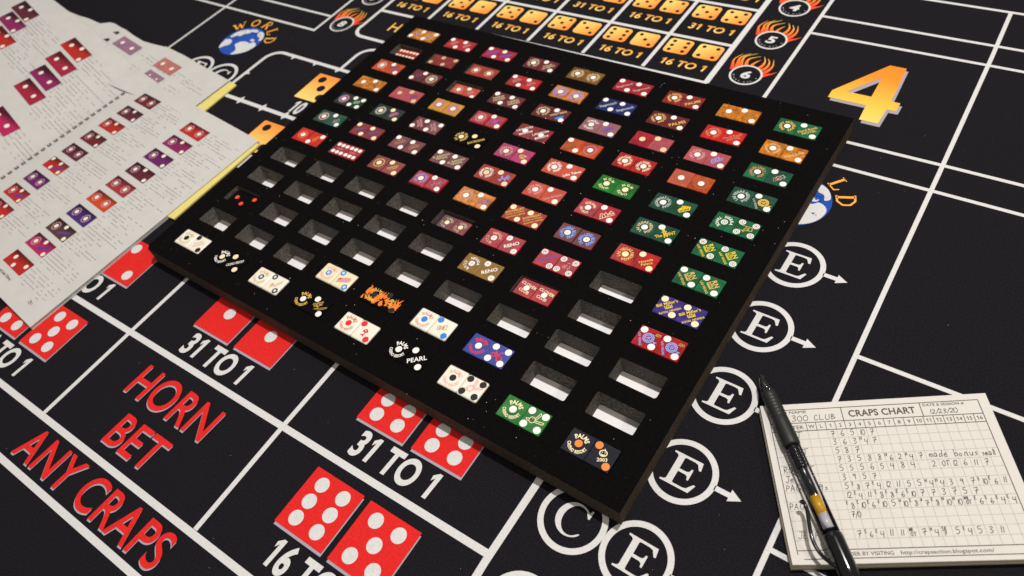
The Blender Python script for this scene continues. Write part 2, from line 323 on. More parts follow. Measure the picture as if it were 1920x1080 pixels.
def bet_circle(ch, cx, cy, arrow=0):
    mb = MB(); ring(mb, 0, 0, 22.2 * mm, 4.3 * mm, 0)
    (serifE if ch == 'E' else serifC)(mb, 0.2 * mm, -.3 * mm, 24.5 * mm, 0)
    if arrow:
        s = arrow; pts = [(23.5, 1.9), (34.3, 1.9), (34.3, 4.6), (42.6, 0), (34.3, -4.6), (34.3, -1.9), (23.5, -1.9)]
        flat(mb, [[(a * mm * s, b * mm) for a, b in pts]], 0)
    mb.build('printed_letter_circle', white, felt, (cx * mm, cy * mm, Z2 + (.00002 if ch == 'E' else 0)), R(-.6))
for i, y in enumerate((-411, -343, -275, -205.6, -136.5)):
    bet_circle('E', 510 - i * 1.25, y, 1); bet_circle('C', 461.4 - i * 1.25, y + .6)
bet_circle('E', 511, -480, 1); bet_circle('C', 462, -479)
for y in (-143, -212, -281): bet_circle('C', -238, y); bet_circle('E', -287, y - .5, -1)
# globes with WORLD lettering
goldw = mat('amber_print', srgb(244, 170, 72), 0.9, 0.2)
def globe(cx, cy, sh):
    mb = MB(); disc(mb, 0, 0, 31.5 * mm, 0, 0, 48)
    lands = [[(-27, 4), (-25, 14), (-16, 22), (-6, 26), (2, 28), (8, 26), (4, 22), (-2, 22), (-4, 17), (-10, 14), (-13, 8), (-19, 7), (-22, 1)],
             [(-28, -6), (-20, -3), (-14, -6), (-12, -12), (-16, -18), (-21, -24), (-25, -18)], [(10, 27), (18, 25), (24, 20), (28, 12), (24, 9), (21, 15), (15, 16), (11, 21)],
             [(0, -2), (8, 1), (16, 0), (20, 4), (27, 2), (30, -4), (28, -14), (22, -22), (13, -28), (8, -28), (9, -20), (3, -14), (-3, -9)], [(12, 9), (19, 8), (17, 4), (12, 5)]]
    for l in lands:
        q = [(a * mm + random.uniform(-.6, .6) * mm, b * mm + random.uniform(-.6, .6) * mm) for a, b in l]
        q = [(a * math.cos(sh) - b * math.sin(sh), a * math.sin(sh) + b * math.cos(sh)) for a, b in q]
        flat(mb, [smooth_pts(q + [q[0]], 3)[:-1]], Z1, 1)
    for i in range(34):
        a, rr = random.choice((random.uniform(20, 80), random.uniform(95, 150), random.uniform(150, 200), random.uniform(-60, 10))), random.uniform(12, 29)
        x, y, e = rr * math.cos(R(a)), rr * math.sin(R(a)), random.uniform(.5, 1.6); blob = [((x + e * random.uniform(.5, 1.5) * math.cos(R(t))) * mm, (y + e * random.uniform(.4, 1) * math.sin(R(t))) * mm) for t in range(0, 360, 60)]
        flat(mb, [blob], Z1 * 1.5, random.choice((0, 1)))
    g = mb.build('printed_globe', [bluep, white], felt, (cx * mm, cy * mm, Z1))
    mb = MB(); F = {'W': [([(-.5, .5), (-.25, -.5)], .16), ([(-.25, -.5), (0, .4)], .06), ([(0, .4), (.2, -.5)], .16), ([(.2, -.5), (.5, .5)], .05), ([(-.65, .5), (-.35, .5)], .05), ([(.38, .5), (.62, .5)], .05)],
                    'R': [([(-.25, -.5), (-.25, .5)], .16), ([(-.25, .5), (.1, .47), (.25, .25), (.1, .02), (-.25, 0)], .09), ([(0, 0), (.4, -.5)], .15), ([(-.42, -.5), (-.08, -.5)], .05)],
                    'L': [([(-.2, -.5), (-.2, .5)], .15), ([(-.38, .5), (0, .5)], .05), ([(-.35, -.48), (.25, -.48), (.36, -.2)], .07)],
                    'D': [([(-.25, -.5), (-.25, .5)], .15), ([(-.4, .5), (.05, .48), (.35, .2), (.35, -.2), (.05, -.48), (-.4, -.5)], .10)]}
    for ch, a in zip('WORLD', (142, 110, 79, 50, 22)):
        px, py, th = 42.5 * math.cos(R(a)), 42.5 * math.sin(R(a)), R(a - 90)
        sts = [(arcp(0, 0, .36, 0, 360, 16, .47), .12)] if ch == 'O' else F[ch]
        for st, w in sts:
            q = [(x * 15 * 1.05, y * 15) for x, y in st]
            stroke(mb, [((px + x * math.cos(th) - y * math.sin(th)) * mm, (py + x * math.sin(th) + y * math.cos(th)) * mm) for x, y in q], w * 17 * mm, 0)
    mb.build('printed_world_lettering', goldw, felt, (cx * mm, cy * mm, Z1))
globe(-271, -75, 0); globe(477, -66.5, 0)
# point chips with flames
flm = grad('flame_print', [(0.0, srgb(236, 70, 40)), (0.45, srgb(246, 130, 48)), (1.0, srgb(226, 206, 92))], 'Y', 0.008, 0.040)
def chip(cx, cy, n):
    mb = MB()
    tongues = [((-17, 5), (-19.5, 12), (-22, 22), (-17, 34)), ((-14, 8), (-16, 17), (-17, 27), (-10, 37)), ((-10, 11), (-13, 20), (-13, 30), (-3, 39)), ((-5, 13), (-8, 21), (-7, 28), (2, 35)), ((1, 13), (-1, 18), (1, 24), (4, 29)),
               ((6, 12), (9, 20), (9, 28), (5, 36)), ((10, 10), (14, 18), (14, 27), (10, 34)), ((14, 7), (18, 15), (19, 24), (16, 34)), ((15, 3), (20, 8), (23, 10), (27, 15))]
    for t in tongues:
        p = smooth_pts([(a * mm, b * mm) for a, b in t], 4); v, f = ribbon(p, 4.6 * mm, False, 0.2 * mm); mb.add([(a, b, 0) for a, b in v], f)
    mb.build('printed_flames', flm, felt, (cx * mm, cy * mm, Z1))
    mb = MB(); ring(mb, 0, 0, 15.8 * mm, 2.1 * mm, 0, 0, 48); disc(mb, 0, 0, 14.8 * mm, -.00003, 1, 40)
    text(mb, str(n), 0, -5.6 * mm, 11.5 * mm, 10.5 * mm, 2, 0.12, 0, Z1, 0, 'C')
    arctext(mb, 'MAKE ALL  6', 0, 0, 12.2 * mm, 1.8 * mm, 272, 170, 0, Z1, 0, True)
    mb.build('printed_number_chip', [white, feltm], felt, (cx * mm, cy * mm, Z2), 0)
for x, y, n in ((367.6, 83.6, 6), (367.4, 149.4, 5), (367.2, 214.6, 4), (367, 280, 3), (-155.4, 6.2, 8), (-155.6, 72, 9)): chip(x, y, n)
# the big point number
o4 = [(490.3, 145.7), (505.9, 145.7), (508.2, 91.8), (516.6, 91.7), (516.5, 79.2), (508.2, 78.6), (507.6, 56), (490.7, 56), (489.8, 78), (453.9, 78), (453.8, 89.2)]
h4 = [(489.6, 124.5), (490.1, 92.1), (466.9, 92)]
mb = MB(); c4 = (485, 100)
flat(mb, [[((a - c4[0] + 2.8) * mm, (b - c4[1] - 3.8) * mm) for a, b in l] for l in (o4, h4)], 0, 0)
flat(mb, [[((a - c4[0]) * mm, (b - c4[1]) * mm) for a, b in l] for l in (o4, h4)], Z1, 1)
mb.build('printed_big_number', [greyp, grad('number_print', [(0.0, srgb(244, 204, 100)), (0.30, srgb(244, 184, 70)), (0.75, srgb(244, 140, 40)), (1.0, srgb(244, 132, 36))], 'Y', -0.042, 0.044)], felt, (c4[0] * mm, c4[1] * mm, Z1))

# ------------------------------------------------------------------ the foam tray
PA, PB = 56.5514 * mm, 33.4712 * mm
NC, NR = 9, 12
foam_top = mat('black_flocking', (0.0034, 0.0029, 0.0029), 1.0, 0.05, noise=(900, 0.35), bump=(1500, 0.4, 0.0004))
foam_cut = mat('cut_foam', (0.135, 0.122, 0.108), 1.0, 0.1, noise=(700, 0.7), bump=(1500, 0.9, 0.0008))
liner = mat('white_liner', srgb(232, 228, 228), 0.8, 0.3)
X0, X1, Y0, Y1 = -0.0413, 0.4915, -0.3972, 0.0322
SW, SH, SR = 38.9 * mm, 19.5 * mm, 1.3 * mm
mb = MB(); LZ = 0.0008
xs = [X0] + [(c + .5) * PA for c in range(NC - 1)] + [X1]; ys = [Y1] + [-(r + .5) * PB for r in range(NR - 1)] + [Y0]
for c in range(NC):
    for r in range(NR):
        cx, cy = c * PA, -r * PB
        hole = [(a + cx + random.uniform(-.22, .22) * mm, b + cy + random.uniform(-.18, .18) * mm) for a, b in rrect(-SW / 2, -SH / 2, SW / 2, SH / 2, SR, 3)]
        n = 6; x0, x1, y1, y0 = xs[c], xs[c + 1], ys[r], ys[r + 1]
        outer = [(x0 + (x1 - x0) * i / n, y0) for i in range(n)] + [(x1, y0 + (y1 - y0) * i / n) for i in range(n)] + [(x1 - (x1 - x0) * i / n, y1) for i in range(n)] + [(x0, y1 - (y1 - y0) * i / n) for i in range(n)]
        if c == 0 and r == NR - 1: outer = [(x0 + 4.5 * mm, y0)] + outer[1:n * 4 - 1] + [(x0, y0 + 4.5 * mm)]
        flat(mb, [outer, hole], FT, 0)
        k = len(hole); mb.add([(a, b, FT) for a, b in hole] + [(a, b, LZ) for a, b in hole], [(i, (i + 1) % k, (i + 1) % k + k, i + k) for i in range(k)], 1)
out = [(X0 + 4.5 * mm, Y0), (X1, Y0), (X1, Y1), (X0, Y1), (X0, Y0 + 4.5 * mm)]; k = 5
mb.add([(a, b, FT) for a, b in out] + [(a, b, .0003) for a, b in out], [(i + k, (i + 1) % k + k, (i + 1) % k, i) for i in range(k)], 2)
tray = thing('foam_tray', 'black foam display tray of rectangular slots holding pairs of dice', 'tray', (0, 0, 0))
mb.build('foam_block', [foam_top, foam_cut, mat('foam_outer_edge', (0.082, 0.062, 0.046), 1.0, 0.1, noise=(700, 0.6), bump=(1500, 0.8, 0.0008))], tray)
mb = MB(); a = -0.0015
a = .0012; bx = [(X0 + a + 4.5 * mm, Y0 + a), (X1 - a, Y0 + a), (X1 - a, Y1 - a), (X0 + a, Y1 - a), (X0 + a, Y0 + a + 4.5 * mm)]
mb.add([(p, q, .0004) for p, q in bx] + [(p, q, LZ + .00001) for p, q in bx], [(5, 6, 7, 8, 9), (4, 3, 2, 1, 0)] + [(i, (i + 1) % 5, (i + 1) % 5 + 5, i + 5) for i in range(5)])
mb.build('liner_board', liner, tray)

# ------------------------------------------------------------------ dice
D = 19.05 * mm
DC = {  # colour name -> (rgb, finish); rose, salmon, mauve have a pinkish ceiling reflection mixed in
 'red': (srgb(196, 30, 34), 1), 'dark red': (srgb(150, 34, 36), 1), 'maroon': (srgb(112, 28, 38), 1), 'crimson': (srgb(186, 26, 48), 1), 'orange': (srgb(214, 84, 24), 1), 'rose': (srgb(176, 70, 78), 2),
 'salmon': (srgb(198, 74, 50), 2), 'amber': (srgb(220, 132, 18), 1), 'golden': (srgb(206, 146, 24), 2), 'bronze': (srgb(138, 92, 24), 1), 'olive': (srgb(142, 104, 30), 2), 'navy blue': (srgb(14, 34, 112), 1),
 'blue': (srgb(44, 62, 152), 2), 'purple': (srgb(66, 50, 136), 1), 'magenta': (srgb(186, 10, 98), 1), 'mauve': (srgb(150, 92, 98), 2), 'green': (srgb(20, 112, 68), 1), 'dark green': (srgb(24, 84, 62), 1), 'bright green': (srgb(26, 132, 40), 1),
 'black-green': (srgb(10, 40, 16), 1), 'black': (srgb(11, 10, 10), 0), 'midnight blue': (srgb(22, 26, 44), 1), 'white': (srgb(232, 224, 206), 0), 'ivory': (srgb(226, 214, 180), 0), 'scarlet': (srgb(222, 30, 18), 1), 'brick red': (srgb(158, 48, 28), 2)}
def die_mat(cn):
    key = 'die_' + cn.replace(' ', '_').replace('-', '_')
    if key in MATS: return MATS[key]
    col, fin = DC[cn]; kk = (1, 1.02, .80)[fin]; col = (col[0] * kk, col[1] * kk, col[2] * kk, 1); m = mat(key, col, (.75 if cn == 'black' else [0.28, 0.16, 0.5][fin]), .03 if cn == 'black' else .5, coat=[0.0, 0.5, 0.0][fin]); nt = m.node_tree; b = nt.nodes['Principled BSDF']
    if fin == 1: b.inputs['Transmission Weight'].default_value = 0.38; b.inputs['IOR'].default_value = 1.49
    if fin:
        b.inputs['Subsurface Weight'].default_value = 0.25; b.inputs['Subsurface Radius'].default_value = (0.6, 0.3, 0.2); b.inputs['Subsurface Scale'].default_value = 0.004
        # look of cloudy refraction inside the plastic, painted into the base colour as noise
        tc = nt.nodes.new('ShaderNodeTexCoord'); oi = nt.nodes.new('ShaderNodeObjectInfo'); ad = nt.nodes.new('ShaderNodeVectorMath'); ad.operation = 'MULTIPLY_ADD'
        ad.inputs[1].default_value = (1, 1, 1); mu = nt.nodes.new('ShaderNodeMath'); mu.operation = 'MULTIPLY'; mu.inputs[1].default_value = 3.0
        nt.links.new(oi.outputs['Random'], mu.inputs[0]); nt.links.new(tc.outputs['Object'], ad.inputs[0]); nt.links.new(mu.outputs[0], ad.inputs[2])
        n = nt.nodes.new('ShaderNodeTexNoise'); n.inputs['Scale'].default_value = 90 if cn != 'amber' else 160; n.inputs['Detail'].default_value = 2; n.inputs['Distortion'].default_value = 1.2
        nt.links.new(ad.outputs[0], n.inputs['Vector']); mr = nt.nodes.new('ShaderNodeMapRange'); mr.inputs['From Min'].default_value = .32; mr.inputs['From Max'].default_value = .68
        k = {1: .34, 2: .14}[fin] + (.15 if cn == 'amber' else 0); mr.inputs['To Min'].default_value = 1 - k; mr.inputs['To Max'].default_value = 1 + k
        nt.links.new(n.outputs['Fac'], mr.inputs['Value']); sc = nt.nodes.new('ShaderNodeVectorMath'); sc.operation = 'SCALE'; sc.inputs[0].default_value = col[:3]
        nt.links.new(mr.outputs[0], sc.inputs['Scale']); nt.links.new(sc.outputs[0], b.inputs['Base Color'])
    return m
DM = {}
def die_mesh(cn, rnd):
    if (cn, rnd) in DM: return DM[(cn, rnd)]
    import bmesh
    bm = bmesh.new(); bmesh.ops.create_cube(bm, size=D)
    bmesh.ops.bevel(bm, geom=list(bm.edges), offset=(1.6 if rnd else 0.55) * mm, segments=4 if rnd else 2, affect='EDGES', profile=0.5)
    bmesh.ops.translate(bm, verts=bm.verts, vec=(0, 0, -D / 2))          # origin at the centre of the top face
    me = bpy.data.meshes.new('die'); bm.to_mesh(me); bm.free(); me.materials.append(die_mat(cn)); DM[(cn, rnd)] = me
    if rnd: me.polygons.foreach_set('use_smooth', [len(p.vertices) != 4 or p.area < (D * .7) ** 2 for p in me.polygons])
    return me
INK = {'white': srgb(238, 232, 224), 'cream': srgb(240, 222, 178), 'gold': srgb(222, 178, 84), 'yellow': srgb(232, 196, 30), 'orange': srgb(232, 122, 24), 'black': srgb(14, 14, 16), 'red': srgb(226, 30, 44), 'blue': srgb(40, 128, 214),
       'light blue': srgb(120, 160, 232), 'lilac': srgb(150, 140, 210), 'violet': srgb(96, 72, 178), 'pink': srgb(238, 168, 158), 'copper': srgb(196, 128, 92), 'silver': srgb(182, 184, 176), 'tan': srgb(206, 184, 140), 'mauve': srgb(176, 104, 140),
       'dusty pink': srgb(206, 150, 146), 'pale green': srgb(130, 190, 140), 'bronze': srgb(128, 92, 46), 'faint violet': srgb(104, 60, 110), 'faint olive': srgb(136, 88, 46), 'coral': srgb(244, 70, 44)}
def ink(n): return mat('ink_' + n.replace(' ', '_'), INK[n], 0.45, 0.4)
PM = {}
def pip_mesh(col, style):
    if (col, style) in PM: return PM[(col, style)]
    r = 2.85 * mm; mb = MB()
    p = arcp(0, 0, r, 0, 360, 24)[:-1]; mb.add([(a, b, .00010) for a, b in p] + [(a * 1.0, b * 1.0, -.0002) for a, b in p], [tuple(range(24))] + [(i + 24, (i + 1) % 24 + 24, (i + 1) % 24, i) for i in range(24)], 0)
    zz = .00016
    if style == 'target': ring(mb, 0, 0, 1.75 * mm, .45 * mm, zz, 1, 20); disc(mb, 0, 0, .75 * mm, zz, 1, 10)
    if style == 'ring': ring(mb, 0, 0, 1.7 * mm, .3 * mm, zz, 1, 20); ring(mb, 0, 0, .7 * mm, .3 * mm, zz, 1, 12)
    if style == 'dot': disc(mb, 0, 0, .5 * mm, zz, 1, 10)
    if style == 'cross':
        for a in (0, 90): stroke(mb, [(-2.6 * mm * math.cos(R(a)), -2.6 * mm * math.sin(R(a))), (2.6 * mm * math.cos(R(a)), 2.6 * mm * math.sin(R(a)))], .32 * mm, zz, 1)
    if style == 'halo': disc(mb, 0, 0, 1.5 * mm, zz, 1, 16)
    second = {'target': mat('pip_recess', srgb(92, 84, 80), .7), 'ring': mat('pip_line', srgb(190, 140, 90), .7), 'dot': mat('pip_dot', srgb(80, 70, 66), .7), 'cross': mat('pip_line_grey', srgb(120, 110, 108), .7), 'halo': mat('pip_pale_centre', srgb(190, 214, 234), .6)}.get(style, ink('white'))
    me = mb.mesh('pip', [ink(col), second]); PM[(col, style)] = me; return me
# line drawings, in units of the die width, drawn upright; (strokes, width)
def star(cx, cy, r, k=6): return [[(cx + r * math.cos(R(a)), cy + r * math.sin(R(a))), (cx - r * math.cos(R(a)), cy - r * math.sin(R(a)))] for a in range(0, 180, 180 // k * 1)]
DOOD = {
 'crown': [[(-.2, -.1), (-.22, .1), (-.1, 0), (-.06, .15), (0, .02), (.06, .15), (.1, 0), (.22, .1), (.2, -.1), (-.2, -.1)], [(-.18, -.05), (.18, -.05)]],
 'crest': [arcp(0, 0, .15, 0, 360, 12), arcp(0, 0, .22, 0, 360, 10), [(-.05, -.08), (0, .1), (.05, -.08)], [(-.07, .02), (.08, .02)], [(.24, .1), (.32, .2), (.3, .1), (.36, .14)]],
 'rabbit': [arcp(-.05, -.06, .12, 0, 360, 14), [(-.03, .06), (-.1, .34), (-.02, .32), (.04, .05)], [(.05, .02), (.3, .24), (.34, .17), (.09, -.03)], [(-.17, -.12), (-.24, -.2), (-.14, -.22), (-.1, -.17)], [(-.08, -.02), (-.06, 0)]],
 'guitar': [arcp(-.16, -.1, .08, 0, 360, 10), arcp(.16, -.1, .1, 0, 360, 10), [(-.08, -.1), (.06, -.1), (.12, 0), (-.12, .02), (-.18, .1)], [(0, 0), (.04, .18), (.12, .2)], [(-.05, -.05), (.2, .02)]],
 'pumpkin': [arcp(0, .02, .115, 0, 360, 14, .10), [(-.06, .05), (-.03, .05)], [(.03, .05), (.06, .05)], [(-.06, -.02), (0, -.05), (.06, -.02)], [(0, .12), (.02, .17)]],
 'ship': [[(-.25, -.05), (.25, .05), (.2, -.08), (-.2, -.14), (-.25, -.05)], [(-.2, .05), (.2, .12)], [(-.1, .12), (.1, .16)], [(-.05, -.1), (-.02, .22)], [(.1, -.05), (.1, .18)], [(-.25, .0), (.28, .08)]],
 'camel': [[(-.3, -.15), (-.25, .05), (-.18, .1), (-.1, 0), (-.02, .1), (.04, -.02), (.02, -.15)], [(-.2, -.15), (-.18, 0)], [(-.08, -.15), (-.08, 0)], [(.05, -.05), (.2, .12), (.3, -.05), (.05, -.05)], [(.12, .02), (.22, -.05)], [(-.34, -.18), (.32, -.12)]],
 'tower': [[(-.05, -.18), (-.02, .2), (.02, .2), (.05, -.18)], [(-.09, .08), (.09, .08)]],
 'sign': [[(-.25, .14), (.2, .16), (.26, -.04), (-.1, -.12)], [(-.12, -.16), (-.02, .1)], [(.12, .08), (.02, .05), (.12, -.02), (.02, -.05)], [(-.28, -.12), (-.02, -.2)]],
 'mask': [arcp(0, 0, .16, 0, 360, 9, .09), [(-.2, .06), (0, .14), (.22, .04)], [(-.1, -.14), (.12, -.1)], arcp(.02, .01, .08, 0, 360, 8)],
 'lady': [[(-.22, -.1), (-.1, .02), (-.05, .2)], [(-.1, .02), (.06, 0), (.2, .12), (.26, -.02), (.16, -.12)], [(.06, 0), (.02, -.16)], arcp(.2, 0, .06, 0, 360, 8), [(-.26, .02), (-.14, -.02)]],
 'scribble': [[(-.26, -.08), (-.18, .1), (-.1, -.08), (-.02, .1), (.06, -.08), (.14, .1), (.22, -.06), (.28, .08)], [(-.24, -.1), (.28, -.02)], [(-.2, .12), (.2, .16)]],
 'gavel': [[(-.2, -.1), (-.2, .1), (-.1, .12), (-.1, -.08), (-.2, -.1)], [(-.1, .06), (.06, .1), (.06, -.04), (-.1, -.04)], [(.06, .13), (.2, .15), (.2, -.06), (.06, -.08), (.06, .13)], [(-.15, 0), (.13, .04)]],
 'flag': [[(-.2, -.1), (-.2, .1), (.22, .12), (.22, -.08), (-.2, -.1)]],
 'flower': [arcp(.02, .08, .06, 0, 360, 8), [(.02, .0), (-.04, -.2)], [(-.16, -.1), (-.02, -.12)], [(.08, .12), (.12, .02), (0, 0)], [(-.06, .12), (-.08, .02)]],
 'plane': [[(-.2, -.12), (-.08, -.02), (-.1, .08)], [(-.14, -.1), (-.02, -.02)], [(-.06, -.04), (.32, .12), (.3, .06), (-.02, -.12)], [(-.2, .02), (-.02, .05)]],
 'swirl': [[(-.2, .02), (-.08, .14), (.06, .1), (.1, -.04), (-.04, -.12), (-.12, -.02), (0, .04)], [(.1, .1), (.2, .14), (.24, .0), (.16, -.1)], [(-.24, -.1), (-.1, -.06)]],
 'kanji': [[(-.16, .02), (.02, .06)], [(-.12, -.08), (-.02, .14)], [(-.02, -.1), (-.12, .1)], [(-.16, -.04), (.02, -.02)], [(.1, .12), (.16, .0), (.08, -.02), (.14, -.14)], [(-.06, .22), (.08, .24)], [(.14, .24), (.2, .16)]]}
def do_print(mb, spec, z):
    """spec items: kind, args...; returns nothing; coordinates in metres on the die face"""
    for it in spec:
        k = it[0]
        if k == 'ring':                                         # text all the way round the pip
            arctext(mb, it[1], 0, 0, 5.7 * mm, it[3] if len(it) > 3 else 2.6 * mm, it[2] if len(it) > 2 else 90, 340, 2, z)
        elif k == 'arcs':                                       # top words and bottom words, each on its arc
            rt = it[3] if len(it) > 3 else 0
            arctext(mb, it[1], 0, 0, 5.9 * mm, 3.3 * mm, 88 + rt, 118, 2, z); arctext(mb, it[2], 0, 0, 6.6 * mm, 2.4 * mm, 272 + rt, 160, 2, z, 0, True)
        elif k == 'arcs2':
            rt = it[3] if len(it) > 3 else 0
            arctext(mb, it[1], 0, 0, 5.9 * mm, 2.6 * mm, 90 + rt, 128, 1, z); arctext(mb, it[2], 0, 0, 6.0 * mm, 2.6 * mm, 262 + rt * 1.6, 112, 1, z, 0, True)
        elif k == 'lines':                                      # centred lines of text, ang degrees
            ang, h = it[2], it[3] * mm; ls = it[1]; off = it[4] * mm if len(it) > 4 else 0
            for i, s in enumerate(ls):
                if not s: continue
                hh = h if (i == 0 or len(it) < 6) else h * it[5]
                yy = ((len(ls) - 1) / 2 - i) * h * 1.28 - hh / 2 + off; a = R(ang); w = min(tw(s, 1) * hh / CAP, 17.6 * mm)
                text(mb, s, -yy * math.sin(a), yy * math.cos(a), hh, w, 1, 0, ang, z, 0, 'C')
        elif k == 'dood':
            ang, sc = R(it[2]), (it[3] if len(it) > 3 else 1) * D; ox, oy = (it[4] if len(it) > 4 else (0, 0)); w = (it[5] if len(it) > 5 else .5) * mm
            for st in DOOD[it[1]]:
                stroke(mb, [((a * math.cos(ang) - b * math.sin(ang)) * sc + ox * D, (a * math.sin(ang) + b * math.cos(ang)) * sc + oy * D) for a, b in st], w, z)
        elif k == 'halo':                                       # a plain printed ring
            ring(mb, 0, 0, it[1] * mm, it[2] * mm, z, 0, 32)
        elif k == 'rays':
            for i in range(18):
                a = R(i * 20); stroke(mb, [(4.2 * mm * math.cos(a), 4.2 * mm * math.sin(a)), (6.6 * mm * math.cos(a), 6.6 * mm * math.sin(a))], .7 * mm, z)
        elif k == 'band':
            for o in (-1.2, 1.2): stroke(mb, [(-5.5 * mm, (-4 + o) * mm), (5.5 * mm, (4 + o) * mm)], 1.6 * mm, z)
        elif k == 'flames':
            rg = random.Random(int(it[1] * 10)); 
            for i in range(46):
                x, y = rg.uniform(-8.5, 8.5), rg.uniform(-8.8, 1.5) + it[1]; a = rg.uniform(70, 150)
                if abs(x) < 3.4 and abs(y) < 3.4: continue
                p = [(x, y)]
                for q in range(5): a += rg.uniform(-40, 40); x += 1.25 * math.cos(R(a)); y += 1.25 * math.sin(R(a)); p.append((max(-9.2, min(9.2, x)), max(-9.2, min(9.2, y))))
                v, f = ribbon([(u * mm, w_2 * mm) for u, w_2 in p], rg.uniform(1.6, 3.0) * mm, False, .15 * mm); mb.add([(u, w_2, z + i * 4e-7) for u, w_2 in v], f)
        elif k == 'patch':
            flat(mb, [[(a * D, b * D) for a, b in smooth_pts(it[1] + [it[1][0]], 3)[:-1]]], z, 0)
ORD = ['first', 'second', 'third', 'fourth', 'fifth', 'sixth', 'seventh', 'eighth', 'ninth', 'tenth', 'eleventh', 'twelfth']
NUM = {1: 'one', 2: 'two', '2b': 'two', 3: 'three', 4: 'four', '4': 'four', 6: 'six'}
PPOS = {1: [(0, 0)], 2: [(-.31, .31), (.31, -.31)], '2b': [(-.31, -.31), (.31, .31)], 4: [(-.31, .31), (.31, .31), (-.31, -.31), (.31, -.31)], 6: [(-.31, .29), (0, .29), (.31, .29), (-.31, -.29), (0, -.29), (.31, -.29)]}
def spell_row(r): return ORD[r] + ' row from back' if r < 6 else ORD[11 - r] + ' row from front'
def spell_col(c): return ORD[c] + ' column from left' if c < 5 else ORD[8 - c] + ' column from right'
def place_die(c, r, side, cn, n, pipc, style, spec, inkc, sc, rnd):
    cx = c * PA + side * D * sc / 2 + side * .05 * mm + JX[(c, r)][0]; cy = -r * PB + JX[(c, r)][1]
    top = LZ + D * sc + random.uniform(.0003, .0008)
    o = link('die', die_mesh(cn, rnd), None, (cx, cy, top), JX[(c, r)][2] + random.uniform(-.006, .006))
    o.rotation_euler[0] = random.uniform(-.012, .012); o.rotation_euler[1] = random.uniform(-.012, .012); o.scale = (sc,) * 3
    half = 'left' if side < 0 else 'right'
    lk = (inkc + '-printed ' if spec else 'plain ')
    tag(o, f"{cn} {NUM[n]}-pip die, {half} in its pair, {spell_col(c)}, {spell_row(r)}", 'die', 'dice stored in pairs in the foam tray')
    for x, y in PPOS[n]:
        pp = link('pip', pip_mesh(pipc, style), o, (x * D, y * D, 0))
        if n == 6: pp.scale = (.84, .84, 1)
    if spec:
        groups = {}
        for it in spec:
            ic = inkc
            if isinstance(it[-1], str) and it[-1].startswith('@'): ic = it[-1][1:]; it = it[:-1]
            groups.setdefault(ic, []).append(it)
        for i, (ic, its) in enumerate(groups.items()):
            mb = MB(); do_print(mb, its, .00006 + i * .00003); mb.build('face_print', ink(ic), o)
    return o
JX = {}
LVN = 'LAS VEGAS NEVADA '
PAL = ('arcs', 'PALMS', 'CASINO RESORT')
NT = [('lines', ['RN'], -45, 3.8, 4.4), ('dood', 'crown', -45, .85, (0, 0), .55), ('lines', ['LAS VEGAS'], -45, 1.9, -5.0)]
BM = [('lines', ["Bill Miller's"], 45, 2.6, 3.6), ('dood', 'crown', 45, .7, (0, -.0), .5), ('lines', ['ROYAL NEVADA'], 45, 1.9, -4.2)]
CR = [('dood', 'crest', -45, 1.0, (.02, .02), .8), ('lines', ['LAS VEGAS'], -60, 1.7, -6.0), ('dood', 'swirl', 0, .5, (.3, .28), .3, '@gold')]
L45 = lambda t, h=3.0, off=0: ('lines', t if isinstance(t, list) else [t], 42, h, off)
FLAME = [[(-.5, .1), (-.38, .3), (-.3, .12), (-.12, .2), (-.05, -.05), (.2, -.05), (.3, .1), (.5, -.02), (.5, -.3), (.3, -.48), (.1, -.44), (-.1, -.3), (-.3, -.32), (-.42, -.15)]]
